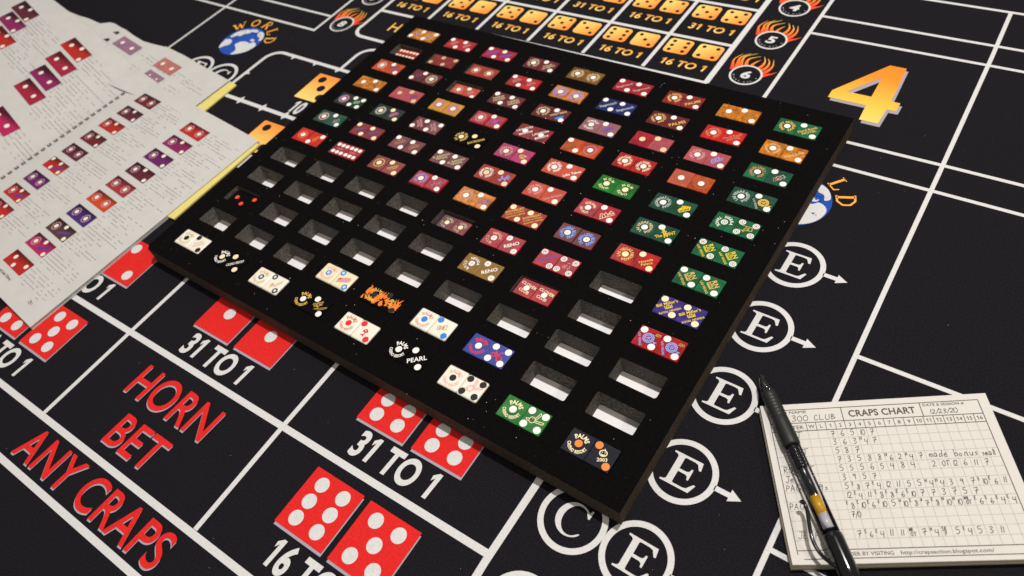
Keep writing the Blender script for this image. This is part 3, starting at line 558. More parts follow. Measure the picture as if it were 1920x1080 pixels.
#   c, r, colL, colR, pip colour, style, L pips, L print, R pips, R print, ink, scale, rounded
T = [
 (0, 0, 'amber', 'amber', 'white', '', '2b', [('dood', 'mask', 0, .8, (0, 0), .8, '@lilac'), ('halo', 5.5, .6, '@gold')], '2b', [('dood', 'mask', 0, .8, (0, 0), .8, '@lilac'), ('halo', 5.5, .6, '@gold')], 'gold', 1, 0),
 (1, 0, 'red', 'red', 'white', '', 2, [('dood', 'scribble', 45)], 2, [('dood', 'scribble', 45)], 'dusty pink', .97, 0),
 (2, 0, 'crimson', 'crimson', 'white', '', 2, [('band',)], 2, [('band',)], 'violet', 1, 0),
 (3, 0, 'maroon', 'maroon', 'white', '', 1, [('ring', 'FOUR QUEENS HOTEL ')], 2, [L45(['FOUR', 'QUEENS'], 2.6)], 'tan', 1, 0),
 (4, 0, 'bronze', 'bronze', 'white', '', 1, [('ring', 'NEVADA LANDING ')], 1, [('ring', 'NEVADA LANDING ')], 'tan', 1, 0),
 (5, 0, 'crimson', 'crimson', 'white', 'dot', 2, [L45('Stagecoach', 3)], 2, [L45('Stagecoach', 3)], 'dusty pink', 1, 0),
 (6, 0, 'dark red', 'dark red', 'white', '', 1, [('ring', 'HAPPY EASTER 2003 ')], 2, [L45('PALMS', 3.6, -1)], 'gold', 1, 0),
 (7, 0, 'amber', 'amber', 'white', '', 1, [('halo', 6, .3, '@bronze')], 2, [('dood', 'swirl', 45, 1, (0, 0), .5)], 'bronze', 1, 0),
 (8, 0, 'green', 'green', 'white', '', 1, [('ring', 'HAPPY HOLIDAYS ')], 2, [L45(['Hard Rock', 'HOTEL'], 2.8)], 'gold', 1, 0),
 (0, 1, 'crimson', 'crimson', 'cream', '', 6, [], 6, [], 'white', .80, 0),
 (1, 1, 'dark red', 'dark red', 'tan', 'ring', '2b', [], '2b', [], 'white', .94, 0),
 (2, 1, 'brick red', 'brick red', 'white', '', 1, [('halo', 5, 1.6)], 1, [('halo', 5, 1.6)], 'copper', .94, 0),
 (3, 1, 'red', 'red', 'white', '', 2, [('dood', 'scribble', 45)], 2, [('dood', 'scribble', 45)], 'dusty pink', .96, 0),
 (4, 1, 'amber', 'amber', 'white', 'dot', 1, [('halo', 7.8, .5), ('ring', 'HARRAHS RENO NEVADA ')], 1, [('halo', 7.8, .5), ('ring', 'HARRAHS RENO NEVADA ')], 'lilac', 1, 0),
 (5, 1, 'navy blue', 'navy blue', 'white', '', 2, [L45('Stagecoach', 3.4)], 2, [L45('Stagecoach', 3.4)], 'silver', 1, 0),
 (6, 1, 'maroon', 'maroon', 'white', '', 1, [('ring', 'HAPPY ST PATRICKS DAY ')], 2, [L45('PALMS', 3.8, -1)], 'gold', 1, 0),
 (7, 1, 'scarlet', 'scarlet', 'white', '', 1, [('ring', 'HAPPY HOLIDAYS 2003 ')], 2, [L45(['Hard Rock', 'HOTEL'], 2.8)], 'copper', 1, 0),
 (8, 1, 'amber', 'amber', 'white', '', 1, [('ring', 'HAPPY HALLOWEEN ', 90, 2 * mm, '@tan')], 2, [L45('Hard Rock', 2.8, -1)], 'tan', 1, 0),
 (0, 2, 'orange', 'orange', 'white', '', 1, [('halo', 5, 1.8, '@dusty pink')], 2, [('dood', 'scribble', 45, .7, (.05, 0), .8, '@violet')], 'dusty pink', 1, 0),
 (1, 2, 'maroon', 'maroon', 'white', '', '2b', [('dood', 'mask', 30, 1, (0, 0), .7, '@faint violet')], 1, [('rays',), ('halo', 6.6, .5)], 'tan', 1, 0),
 (2, 2, 'salmon', 'salmon', 'white', '', 1, [('rays',)], 2, [('dood', 'scribble', 45, .8)], 'dusty pink', .86, 0),
 (3, 2, 'maroon', 'maroon', 'white', 'dot', 2, [L45(['HARD', 'HAND'], 3)], 2, [L45(['HARD', 'HAND'], 3, 0)], 'tan', 1, 0),
 (4, 2, 'maroon', 'maroon', 'white', '', 1, [('ring', LVN)], 2, [L45(['WESTERN', ''], 2.6, 1, ), ('patch', [(-.1, -.26), (.24, .04), (.3, -.1), (.02, -.36)], '@blue')], 'tan', 1, 0),
 (5, 2, 'mauve', 'mauve', 'white', '', 1, [('arcs2', 'STARDUST', 'LAS VEGAS')], 2, [('dood', 'scribble', 45, .9, (0, 0), .9, '@violet')], 'white', 1, 0),
 (6, 2, 'crimson', 'rose', 'cream', 'ring', 1, [], 2, [], 'gold', 1, 0),
 (7, 2, 'rose', 'rose', 'white', '', 1, [('ring', 'LADY LUCK CASINO ')], 2, [('dood', 'scribble', 45, 1.1, (0, -.05), 1.1, '@lilac')], 'dusty pink', 1, 0),
 (8, 2, 'green', 'dark green', 'white', '', 1, [('ring', 'CHARLIES LIVELY LADY ')], 2, [('dood', 'swirl', 45, 1.0, (.05, 0), .5, '@silver'), ('dood', 'scribble', 45, 1, (.0, -.08), .4, '@copper')], 'copper', 1, 0),
 (0, 3, 'amber', 'amber', 'white', '', 1, [], 2, [('dood', 'swirl', 40, .9, (.1, 0), .7, '@bronze')], 'gold', 1, 0),
 (1, 3, 'rose', 'rose', 'tan', '', 1, [], 2, [('dood', 'scribble', 40, .8, (.05, 0), 1.1, '@faint violet')], 'white', 1, 0),
 (2, 3, 'golden', 'golden', 'white', 'dot', 1, [('halo', 5.2, 2.4)], 1, [('halo', 5.2, 2.4)], 'mauve', 1, 1),
 (3, 3, 'crimson', 'crimson', 'white', 'dot', 1, [('rays',)], 2, [('dood', 'lady', 20, 1, (.0, -.05), 1.6, '@violet'), ('dood', 'scribble', 40, .6, (.0, -.05), .5, '@coral')], 'dusty pink', 1, 1),
 (4, 3, 'dark red', 'dark red', 'white', '', 1, [('lines', ['LAWTON', '', 'BINGOS'], 42, 2.6)], 1, [('lines', ['LAWTON', '', 'BINGOS'], 42, 2.6)], 'white', 1, 0),
 (5, 3, 'orange', 'orange', 'white', '', 2, [L45("HARVEY'S", 3)], 1, [('halo', 6, 1.2, '@mauve')], 'bronze', 1, 0),
 (6, 3, 'red', 'red', 'white', '', 1, [('ring', 'LAS VEGAS CLUB LAS VEGAS ')], 1, [('ring', 'LAS VEGAS CLUB LAS VEGAS ')], 'cream', 1, 0),
 (7, 3, 'salmon', 'orange', 'white', '', 1, [('halo', 6, 1.6)], 1, [('halo', 6, 1.6)], 'faint olive', 1, 0),
 (8, 3, 'dark green', 'dark green', 'white', '', 1, [('ring', LVN)], 2, [('dood', 'crest', -45, 1, (.03, 0), .9, '@gold'), ('lines', ['LAS VEGAS'], -55, 1.7, -6.2)], 'silver', 1, 0),
 (0, 4, 'black-green', 'black-green', 'white', '', 1, [('halo', 5.4, 2.2, '@mauve')], 4, [('dood', 'swirl', 20, .9, (0, 0), .9)], 'pale green', 1, 0),
 (1, 4, 'black-green', 'black-green', 'cream', '', 1, [('rays',), ('halo', 5.4, 1.4)], 2, [('dood', 'scribble', 40, 1, (0, 0), 1.4, '@mauve')], 'silver', 1, 0),
 (2, 4, 'maroon', 'maroon', 'white', '', '2b', [('lines', ['SAHARA', 'HOTEL'], -45, 2.6)], '2b', [('lines', ['SAHARA', 'HOTEL'], -45, 2.6)], 'dusty pink', .98, 0),
 (3, 4, 'black', 'black', 'cream', '', 1, [('ring', 'AT FOUR QUEENS ')], 2, [L45('BOUREGION', 3.0)], 'gold', 1, 0),
 (4, 4, 'magenta', 'magenta', 'cream', '', 1, [('ring', 'CAESARS LAS VEGAS ', 90, 2.3 * mm, '@dusty pink')], 2, [('dood', 'mask', 10, 1, (.03, -.03), .6, '@gold')], 'gold', 1, 0),
 (5, 4, 'salmon', 'salmon', 'white', '', 1, [('ring', 'TAHOE HO CLUB RENO ')], 2, [L45('Lake Tahoe', 3.0, -2)], 'white', 1, 0),
 (6, 4, 'bright green', 'bright green', 'cream', '', 1, [('arcs2', 'MGM', 'RENO')], 1, [('arcs2', 'MGM', 'RENO')], 'cream', 1, 0),
 (7, 4, 'dark green', 'dark green', 'white', '', 1, [('ring', 'SHOWBOAT LAS VEGAS ')], 2, [('dood', 'ship', 35, 1.1, (.05, -.02), .9, '@yellow')], 'silver', 1, 0),
 (8, 4, 'green', 'green', 'white', 'target', 1, [('arcs2', 'SIERRA', 'TAHOE', -42)], 4, [('dood', 'sign', 0, 1, (0, 0), .5, '@gold')], 'white', 1, 0),
 (0, 5, 'dark green', 'dark green', 'white', '', 1, [('halo', 5.4, 1.6, '@dusty pink')], 2, [('dood', 'swirl', 40, .9, (.05, -.08), .5, '@silver')], 'white', 1, 0),
 (1, 5, 'dark red', 'dark red', 'cream', '', 2, [('band',)], 2, [('band',)], 'faint violet', 1, 0),
 (2, 5, 'maroon', 'maroon', 'white', '', 2, [('dood', 'scribble', 42, 1.1, (0, 0), .6)], 2, [('dood', 'scribble', 42, 1.1, (0, 0), .6)], 'copper', 1, 0),
 (3, 5, 'maroon', 'maroon', 'white', '', 2, [L45(['EL RANCHO', 'VEGAS'], 2.7)], 2, [L45(['EL RANCHO', 'VEGAS'], 2.7)], 'tan', 1, 0),
 (4, 5, 'brick red', 'brick red', 'cream', 'ring', 1, [('ring', 'CAESARS PALACE CASINO ')], 2, [('dood', 'lady', 40, 1.1, (.08, 0), 1.6, '@lilac')], 'white', 1, 0),
 (5, 5, 'salmon', 'salmon', 'white', '', 1, [('ring', 'CLUB CAL NEVA NEVADA ')], 2, [L45('Leon & Eddies', 2.3, -1.6, )], 'dusty pink', 1, 0),
 (6, 5, 'crimson', 'crimson', 'white', '', 1, [('arcs2', 'HOTEL SAHARA', 'LAS VEGAS', -10)], 2, [('dood', 'camel', 42, 1.15, (0, -.02), .5)], 'cream', 1, 0),
 (7, 5, 'dark green', 'dark green', 'white', '', 1, [('ring', 'LAS VEGAS NEVADA ', 90, 2.6 * mm, '@tan')], 2, [('lines', ['The  MINT'], 42, 3.2, -.8), ('dood', 'tower', 42, 1.3, (-.02, .02), .9)], 'yellow', 1, 0),
 (8, 5, 'green', 'green', 'white', 'target', 2, NT, 2, NT, 'yellow', 1, 0),
 (0, 6, 'scarlet', 'scarlet', 'white', '', 1, [('halo', 5.2, .8), ('dood', 'swirl', 0, 1, (0, 0), .5)], '2b', [('dood', 'swirl', 60, 1, (0, 0), .9)], 'orange', 1, 0),
 (1, 6, 'crimson', 'crimson', 'white', '', 6, [('lines', ['LUCKY'], 0, 1.9)], 6, [('lines', ['LUCKY'], 0, 1.9)], 'dusty pink', .97, 0),
 (2, 6, 'dark red', 'dark red', 'cream', '', 1, [('halo', 5.6, .9, '@gold')], 2, [L45(['BARBARY', 'COAST'], 2)], 'gold', 1, 0),
 (3, 6, 'crimson', 'crimson', 'white', 'dot', 1, [('ring', 'LAS VEGAS NEVADA ')], 2, [('dood', 'lady', 40, 1.1, (.05, -.03), 1.0, '@mauve')], 'lilac', 1, 1),
 (4, 6, 'amber', 'amber', 'white', 'dot', 1, [('ring', LVN, 90, 2.3 * mm, '@dusty pink')], 2, [('dood', 'lady', 40, 1.1, (.05, -.03), 1.3, '@mauve')], 'gold', 1, 0),
 (5, 6, 'brick red', 'brick red', 'cream', '', 2, [('lines', ['SHOWBOAT', 'HOTEL & CASINO', 'BOWLING CENTER'], 42, 2.6, .2, .55)], 2, [('lines', ['SHOWBOAT', 'HOTEL & CASINO', 'BOWLING CENTER'], 42, 2.6, .2, .55)], 'gold', 1, 0),
 (6, 6, 'maroon', 'maroon', 'white', 'dot', 1, [('ring', 'CAL-NEVA LODGE -BILTMORE- ', 90, 3.0 * mm)], 1, [('ring', 'CAL-NEVA LODGE -BILTMORE- ', 90, 3.0 * mm)], 'light blue', 1, 0),
 (7, 6, 'red', 'red', 'cream', '', 1, [('ring', LVN, 60, 2.7 * mm, '@gold')], 2, [('lines', ['Nevada', 'Palace'], 42, 2.6, -1)], 'gold', 1, 0),
 (8, 6, 'green', 'green', 'white', '', 2, NT, 2, NT, 'gold', 1, 0),
 (4, 7, 'maroon', 'dark red', 'cream', '', 1, [('arcs2', 'CAMEL', 'CLUB', -20)], 1, [('arcs2', 'CAMEL', 'CLUB', -20)], 'silver', .84, 0),
 (5, 7, 'crimson', 'crimson', 'white', 'cross', 1, [('arcs2', 'NEVADA', 'CLUB', -22, '@tan')], 2, [('lines', ['RENO'], 42, 3.5)], 'white', 1, 0),
 (6, 7, 'crimson', 'crimson', 'white', 'target', 2, [('lines', ['HAPPY BUDDHA'], 42, 2.2, .6, '@violet')], 4, [('dood', 'kanji', 0, 1.1, (.02, -.06), .5)], 'dusty pink', 1, 0),
 (8, 7, 'purple', 'purple', 'cream', '', 2, BM, 2, BM, 'yellow', 1, 0),
 (5, 8, 'olive', 'olive', 'white', 'cross', 1, [('arcs2', 'NEVADA', 'CLUB', -22)], 2, [('lines', ['RENO'], 42, 3.6)], 'white', 1, 0),
 (6, 8, 'crimson', 'crimson', 'white', '', 1, [('lines', ['CLOVER', '', 'CLUB'], -8, 3.0)], 1, [('lines', ['CLOVER', '', 'CLUB'], -8, 3.0)], 'cream', .92, 0),
 (8, 8, 'red', 'red', 'white', '', 2, CR, 2, CR, 'light blue', 1, 0),
 (0, 9, 'black', 'black', 'coral', '', 1, [], '2b', [], 'red', .86, 0),
 (3, 10, 'ivory', 'ivory', 'blue', 'halo', 1, [('arcs', 'PALMS', 'CASINO RESORT')], 2, [('patch', [(-.28, -.26), (-.3, -.02), (.22, .22), (.3, .0)], '@dusty pink'), ('patch', [(-.28, -.08), (-.27, .0), (-.16, .04), (-.16, -.05)], '@red')], 'pink', 1, 1),
 (4, 10, 'black', 'black', 'black', '', 1, [('flames', .5, '@orange'), ('arcs2', 'PALMS', 'CASINO', 0, '@gold')], 2, [('flames', 1.5, '@orange'), ('dood', 'flower', 30, .9, (0, .05), 1.1, '@gold')], 'orange', 1, 0),
 (5, 10, 'white', 'white', 'blue', '', 1, [('arcs', 'PALMS', 'CASINO RESORT', '@dusty pink')], 2, [('dood', 'gavel', 25, 1, (0, -.02), 1.1)], 'tan', 1, 1),
 (6, 10, 'blue', 'blue', 'white', '', 1, [PAL], 4, [('dood', 'guitar', -15, 1.1, (0, 0), .9)], 'red', 1, 0),
 (0, 11, 'white', 'white', 'black', '', 1, [PAL], 2, [('lines', ['PALMS', 'CASINO'], 42, 2.4)], 'tan', 1, 1),
 (1, 11, 'black', 'black', 'cream', '', 1, [PAL], 2, [('lines', ['CASINO RESORT'], 42, 2.8)], 'white', 1, 0),
 (2, 11, 'white', 'white', 'black', 'halo', 1, [PAL], 2, [('dood', 'plane', 30, 1.2, (0, -.05), 1.1)], 'tan', 1, 1),
 (3, 11, 'black', 'black', 'white', '', 1, [PAL], 2, [('lines', ['CASINO', 'PALMS'], 42, 1.8, 2.5), ('dood', 'plane', 10, 1.1, (.1, -.05), .4)], 'gold', 1, 0),
 (4, 11, 'white', 'white', 'red', '', 1, [('arcs', 'PALMS', 'CASINO RESORT', '@copper')], 2, [('dood', 'flower', 20, 1.1, (.02, -.04), 1.1)], 'red', 1, 1),
 (5, 11, 'black', 'black', 'white', '', 1, [PAL], 2, [('lines', ['PEARL'], 40, 4.0, -.6)], 'white', 1, 0),
 (6, 11, 'white', 'white', 'black', '', 1, [PAL], 4, [('dood', 'rabbit', -10, 1.1, (0, 0), .9)], 'pink', 1, 1),
 (7, 11, 'bright green', 'bright green', 'white', '', 1, [PAL], 4, [('dood', 'rabbit', -30, 1.05, (-.02, 0), .5)], 'cream', 1, 0),
 (8, 11, 'midnight blue', 'midnight blue', 'orange', '', 1, [PAL], 2, [('dood', 'pumpkin', 12, 1.2, (-.02, .08), .7), ('lines', ['2003'], 26, 2.5, -2.9)], 'cream', 1, 0),
]

for (c, r, cl, crr, pc, st, nl, pl, n2, pr_, ic, sc, rn) in T:
    JX[(c, r)] = (random.uniform(-.3, .3) * mm + (.9 * mm if sc < .9 else 0), random.uniform(-.2, .2) * mm - (1.2 * mm if sc < .9 else 0), R(random.uniform(-.7, .7)))
    place_die(c, r, -1, cl, nl, pc, st, pl, ic, sc, rn)
    place_die(c, r, 1, crr, n2, pc, st, pr_, ic, sc, rn)

# ------------------------------------------------------------------ helpers for curved sheets and tubes
def at_surf(x, y, zf, d=0.0):
    z = 0.01
    for _ in range(8):
        p = at(x, y, z); z = zf(p[0], p[1]) + d
    return (p[0], p[1], z)
def loft(mb, top, bot, zf, nu=28, nv=14, dz=0.0, mi=0):
    """sheet between two world polylines (same parameter), height from zf"""
    def samp(c, u):
        k = u * (len(c) - 1); i = min(int(k), len(c) - 2); f = k - i
        return (c[i][0] * (1 - f) + c[i + 1][0] * f, c[i][1] * (1 - f) + c[i + 1][1] * f)
    vs = []
    for j in range(nv + 1):
        for i in range(nu + 1):
            a, b = samp(top, i / nu), samp(bot, i / nu); f = j / nv; x, y = a[0] * (1 - f) + b[0] * f, a[1] * (1 - f) + b[1] * f
            vs.append((x, y, zf(x, y) + dz))
    fs = [(j * (nu + 1) + i, (j + 1) * (nu + 1) + i, (j + 1) * (nu + 1) + i + 1, j * (nu + 1) + i + 1) for j in range(nv) for i in range(nu)]
    mb.add(vs, fs, mi)
def tube(mb, pts, rad, n=10, mi=0, flatz=1.0):
    P = [Vector(p) for p in pts]; vs = []; m = len(P)
    for i, p in enumerate(P):
        t = (P[min(i + 1, m - 1)] - P[max(i - 1, 0)]).normalized(); u = t.cross(Vector((0, 0, 1))).normalized(); v = u.cross(t)
        r = rad[i] if isinstance(rad, (list, tuple)) else rad
        for k in range(n):
            a = 2 * math.pi * k / n; vs.append(p + u * math.cos(a) * r + v * math.sin(a) * r * flatz)
    fs = [(j * n + i, j * n + (i + 1) % n, (j + 1) * n + (i + 1) % n, (j + 1) * n + i) for j in range(m - 1) for i in range(n)]
    fs += [tuple(range(n - 1, -1, -1)), tuple(range((m - 1) * n, m * n))]
    mb.add(vs, fs, mi)
paper = mat('page_paper', srgb(196, 193, 188), 0.75, 0.25, noise=(60, 0.03))
yellow = mat('yellow_card', srgb(222, 206, 120), 0.75, 0.25, noise=(120, 0.04))
txt = mat('small_print', srgb(150, 146, 142), 0.9, 0.1); txt2 = mat('red_small_print', srgb(200, 165, 160), 0.9, 0.1); dark = mat('dark_print', srgb(48, 46, 46), 0.9, 0.1)
hole = mat('punched_hole_dark', srgb(100, 94, 86), 0.9, 0.1)

# ------------------------------------------------------------------ the spiral-bound price guide
book = thing('open_book', 'open comb-bound guide, pages of small dice photos, overlapping the tray edge side', 'book')
sst = lambda t: max(0.0, min(1.0, t)) ** 2 * (3 - 2 * max(0.0, min(1.0, t)))
spx = lambda y: -.3325 + .0415 * (y + .201)
def z_r(x, y):
    t = (x - spx(y)) / .255
    return .0046 + .0026 * math.sin(math.pi * max(0, min(1, t))) ** .8
def z_l(x, y):
    t = (spx(y) - x) / .35
    return .0046 + .012 * sst(t * 4) + .034 * sst(t)
BR_, TR_, TL_, BL_ = (-.0847, -.5166), (-.0749, -.2189), (-.3385, -.1950), (-.3520, -.4940)
def stackslab(mb, corners, z0, z1):
    mb.add([(a, b, z0) for a, b in corners] + [(a, b, z1) for a, b in corners], [(4, 5, 6, 7), (3, 2, 1, 0)] + [(i, (i + 1) % 4, (i + 1) % 4 + 4, i + 4) for i in range(4)])
mb = MB()
for i in range(9):
    j = lambda: random.uniform(-.6, .5) * mm
    stackslab(mb, [(BL_[0], BL_[1] + j()), (BR_[0] + j(), BR_[1] + j()), (TR_[0] + j(), TR_[1] + j()), (TL_[0], TL_[1] + j())], .0006 + i * .00042, .0006 + i * .00042 + .00034)
mb.build('page_stack', paper, book)
mb = MB(); loft(mb, [TL_, TR_], [BL_, BR_], z_r, 20, 8); n = len(mb.v); rleaf = mb.build('right_page', paper, book, smooth=True)
mb = MB(); stackslab(mb, [(-.13, -.3530), (-.0685, -.3500), (-.0700, -.2225), (-.13, -.2240)], .0018, .0036)
ys = tag(mb.build('yellow_sheet', yellow), 'yellow card strip showing under the right page edge beside the tray', 'card')
topc = [(-.3370, -.1952)] + [at_surf(x, y, z_l)[:2] for x, y in [(250, 131), (232, 108), (205, 88), (172, 56), (150, 38), (95, -4), (40, -44)]]
mb = MB(); loft(mb, topc, [(-.3505, -.495), (-.42, -.495), (-.50, -.49), (-.58, -.48), (-.66, -.47), (-.74, -.46), (-.82, -.45), (-.9, -.44)], z_l, 35, 12)
lleaf = mb.build('left_page', paper, book, smooth=True)
# comb holes along the spine
for i in range(33):
    y = -.2015 - i * .00915; x = spx(y); mb = MB(); z = z_r(x + .001, y) + .0009
    mb.add([(x + a * mm, y + b * mm, z) for a, b in ((-2.6, -2.2), (2.6, -2.5), (2.6, -.6), (-2.6, -.3))], [(0, 1, 2, 3)]); mb.add([(x + a * mm, y + b * mm, z) for a, b in ((-2.6, .9), (2.6, .6), (2.6, 2.4), (-2.6, 2.7))], [(0, 1, 2, 3)])
    mb.add([(x + a * mm, y + b * mm, z) for a, b in ((.9, -.55), (2.6, -.6), (2.6, .65), (.9, .75))], [(0, 1, 2, 3)])
    mb.build('punched_hole', hole, book)
PC = {'r': (200, 40, 34), 'dr': (120, 30, 34), 'm': (104, 34, 50), 'o': (226, 74, 28), 'p': (112, 34, 106), 'pp': (76, 44, 120), 'b': (96, 58, 48), 'k': (196, 36, 96), 'rs': (176, 56, 64), 'c': (178, 34, 66), 'mg': (150, 34, 98), 'fm': (160, 116, 140), 'fs': (196, 120, 112)}
def photo(px_, py_, key, pips, zf, w=41, h=17.5, rot=-5.5, parent=book, band=None, ringp=True, flatc=False):
    cx, cy, cz = at_surf(px_, py_, zf); mb = MB(); w *= mm; h *= mm; ca, sa = math.cos(R(rot)), math.sin(R(rot))
    def P(a, b, d=.0005):
        X, Y = a * ca - b * sa, a * sa + b * ca; return (X, Y, zf(cx + X, cy + Y) - cz + d)
    nx = 8; g = [P(-w / 2 + w * i / nx, -h / 2 + h * j / 3) for j in range(4) for i in range(nx + 1)]
    mb.add(g, [(j * (nx + 1) + i, j * (nx + 1) + i + 1, (j + 1) * (nx + 1) + i + 1, (j + 1) * (nx + 1) + i) for j in range(3) for i in range(nx)], 0)
    for a, b in pips:
        q = [P(a * w / 2 + h * .155 * math.cos(R(t)), b * h / 2 + h * .155 * math.sin(R(t)), .0007) for t in range(0, 360, 24)]; mb.add(q, [tuple(range(len(q)))], 1)
        if ringp and b == 0:
            for t in range(0, 360, 24):
                f = lambda rr, tt: P(a * w / 2 + rr * math.cos(R(tt)), b * h / 2 + rr * math.sin(R(tt)), .0007); mb.add([f(h * .24, t), f(h * .24, t + 15), f(h * .33, t + 15), f(h * .33, t)], [(0, 1, 2, 3)], 2)
    if band: mb.add([P(.02 * w, -.36 * h, .0006), P(.40 * w, .06 * h, .0006), P(.40 * w, .26 * h, .0006), P(.02 * w, -.14 * h, .0006)], [(0, 3, 2, 1)], 3)
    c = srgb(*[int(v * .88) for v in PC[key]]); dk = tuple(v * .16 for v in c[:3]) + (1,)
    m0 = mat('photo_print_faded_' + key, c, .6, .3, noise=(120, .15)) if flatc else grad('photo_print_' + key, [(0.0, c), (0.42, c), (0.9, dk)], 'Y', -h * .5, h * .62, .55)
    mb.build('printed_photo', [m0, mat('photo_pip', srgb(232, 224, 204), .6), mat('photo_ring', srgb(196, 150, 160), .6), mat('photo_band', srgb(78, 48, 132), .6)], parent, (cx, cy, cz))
    return cx, cy
PL1, PL2, PL2b, PL3 = [(-.5, 0), (.5, 0)], [(-.5, 0), (.2, .6), (.8, -.6)], [(-.8, .6), (-.2, -.6), (.2, .6), (.8, -.6)], [(-.5, 0), (.16, .62), (.84, -.62)]
blocks = []
A_ = [(276.6, 190.4, 'dr', PL1, 0), (244, 213.8, 'm', PL3, 0), (209.6, 236.7, 'r', PL3, 0), (175.3, 260.7, 'dr', PL3, 0), (140.6, 285.4, 'm', PL1, 0), (105, 311, 'r', PL2b, 1), (69, 337, 'p', PL1, 0), (31.8, 362, 'r', PL3, 1), (1, 391, 'r', PL3, 0)]
B_ = [(365, 247, 'r', PL1, 0), (332.6, 271.6, 'mg', PL3, 0), (297.4, 297, 'p', PL3, 0), (263, 323.7, 'm', PL3, 0), (226.6, 350, 'rs', PL1, 0), (190.6, 376.6, 'o', PL1, 0), (153, 404, 'pp', PL1, 0), (114.6, 431, 'b', PL3, 1), (76.3, 459.3, 'k', PL3, 1), (35, 492, 'r', [(-.5, .25), (-.05, -.6), (.75, .2)], 0)]
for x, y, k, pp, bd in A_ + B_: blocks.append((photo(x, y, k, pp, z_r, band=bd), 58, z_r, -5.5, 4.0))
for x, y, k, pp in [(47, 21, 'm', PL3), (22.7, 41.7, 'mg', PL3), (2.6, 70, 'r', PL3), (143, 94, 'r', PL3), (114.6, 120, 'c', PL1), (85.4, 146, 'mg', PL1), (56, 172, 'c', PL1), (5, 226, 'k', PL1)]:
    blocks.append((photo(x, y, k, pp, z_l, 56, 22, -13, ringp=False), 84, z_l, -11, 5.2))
def words(mb, x, y, L, rot, zf, th, mi, gap=1.0):
    t = 0; ca, sa = math.cos(R(rot)), math.sin(R(rot))
    while t < L:
        wl = random.uniform(1.5, 5.5) * mm
        if random.random() > .25 * gap:
            q = []
            for a, b in ((t, 0), (t + wl, 0), (t + wl, th), (t, th)):
                X, Y = x + a * ca - b * sa, y + a * sa + b * ca; q.append((X, Y, zf(X, Y) + .00045))
            mb.add(q, [(0, 1, 2, 3)], mi)
        t += wl + random.uniform(.8, 1.8) * mm
mb = MB()
for (cx, cy), L, zf, rot, dy in blocks:
    w = (20.5 if zf is z_r else 28) * mm + 2.5 * mm
    for i in range(6):
        yy = (7.5 - i * dy) * mm; LL = L * mm * random.choice((1, 1, .9, .55)); sp = i in (0, 5)
        words(mb, cx + w - yy * math.sin(R(rot)) * 0, cy + yy - w * math.tan(R(-rot)), LL, rot, zf, (.5 if zf is z_r else .7) * mm, 1 if i == 0 and random.random() < .7 else 0, 2.6 if sp else 1)
for k in range(26):                                               # long text blocks of the left page
    y0 = -.25 - k * .0072
    words(mb, -.66 - k * .002, y0, .105, -11, z_l, .0006, 1 if k % 7 == 3 else 0); 
    if k > 5: words(mb, -.49, y0 - .03, .11, -11, z_l, .0006, 0)
tl = tag(mb.build('text_lines', [txt, txt2], book), kind='stuff')
mb = MB(); p = at_surf(8, 513, z_r); text(mb, 'and Lake Tahoe', 0, 0, 3.0 * mm, None, 0, 0, -5.5, 0)
p2 = at_surf(66, 577, z_r); text(mb, '29', p2[0] - p[0], p2[1] - p[1], 3.4 * mm, None, 0, 0, -5.5, 0)
mb.build('page_caption', dark, book, (p[0] - .012, p[1], p[2] + .0008))

# the second booklet, partly hidden behind the first
book2 = thing('booklet', 'comb-bound booklet with curled top page, half hidden behind the open guide', 'book')
def z_b(x, y): return .0040 + .030 * sst((-.26 - x) / .38)
toph = [at_surf(x, y, z_b)[:2] for x, y in [(440, 152), (430, 151), (410, 140), (370, 118), (340, 101), (310, 88), (285, 82), (268, 77), (250, 66), (235, 55), (228, 52), (215, 44), (206, 42), (196, 43), (188, 44), (176, 39), (165, 34), (150, 30), (130, 22), (108, 8), (90, -2), (70, -12)]]
toph = toph[1:]
botc = [at_surf(365, 200, z_b)[:2]] + [(-.21 - i * .022, -.219 - i * .001) for i in range(1, len(toph))]
mb = MB(); loft(mb, toph, botc, z_b, 80, 8); mb.build('curled_page', paper, book2, smooth=True)
mb = MB(); loft(mb, toph, botc, lambda x, y: .0028, 40, 2); mb.build('under_page', paper, book2)
yl = [(-.3746, -.1275), (-.3257, -.1325), (-.2109, -.1488), (-.1945, -.1510), (-.1928, -.2056), (-.26, -.225), (-.38, -.22)]
mb = MB(); n = len(yl); mb.add([(a, b, .0007) for a, b in yl] + [(a, b, .0022) for a, b in yl], [tuple(range(n, 2 * n))[::-1], tuple(range(n))] + [(i, (i + 1) % n, (i + 1) % n + n, i + n) for i in range(n)]); mb.build('yellow_cover', yellow, book2)
for x, y, k, w in ((239, 86, 'fm', 46), (314, 125, 'fs', 42)): photo(x, y, k, PL1, z_b, w, 20, -6, book2, ringp=False, flatc=True)
photo(290, 143, 'fm', [(-.4, -.5), (.5, -.5)], z_b, 36, 10, -7, book2, ringp=False, flatc=True)
for x, y in ((218, 61), (200, 74)):
    p = at_surf(x, y, z_b); mb = MB(); mb.add([(a * mm, b * mm, .0006) for a, b in ((-6, -2), (5, -3), (6, 2), (1, 3))], [(0, 1, 2, 3)]); mb.build('punched_hole', mat('comb_hole_black', srgb(30, 32, 30), .8), book2, p)
mb = MB()
for x, y in ((262, 92), (330, 135), (300, 150), (275, 108), (345, 150), (225, 105)):
    p = at_surf(x, y, z_b)
    for i in range(2): words(mb, p[0], p[1] - i * .006, .05, -8, z_b, .0005, 0, 1.6)
tag(mb.build('text_lines', txt, book2), kind='stuff')

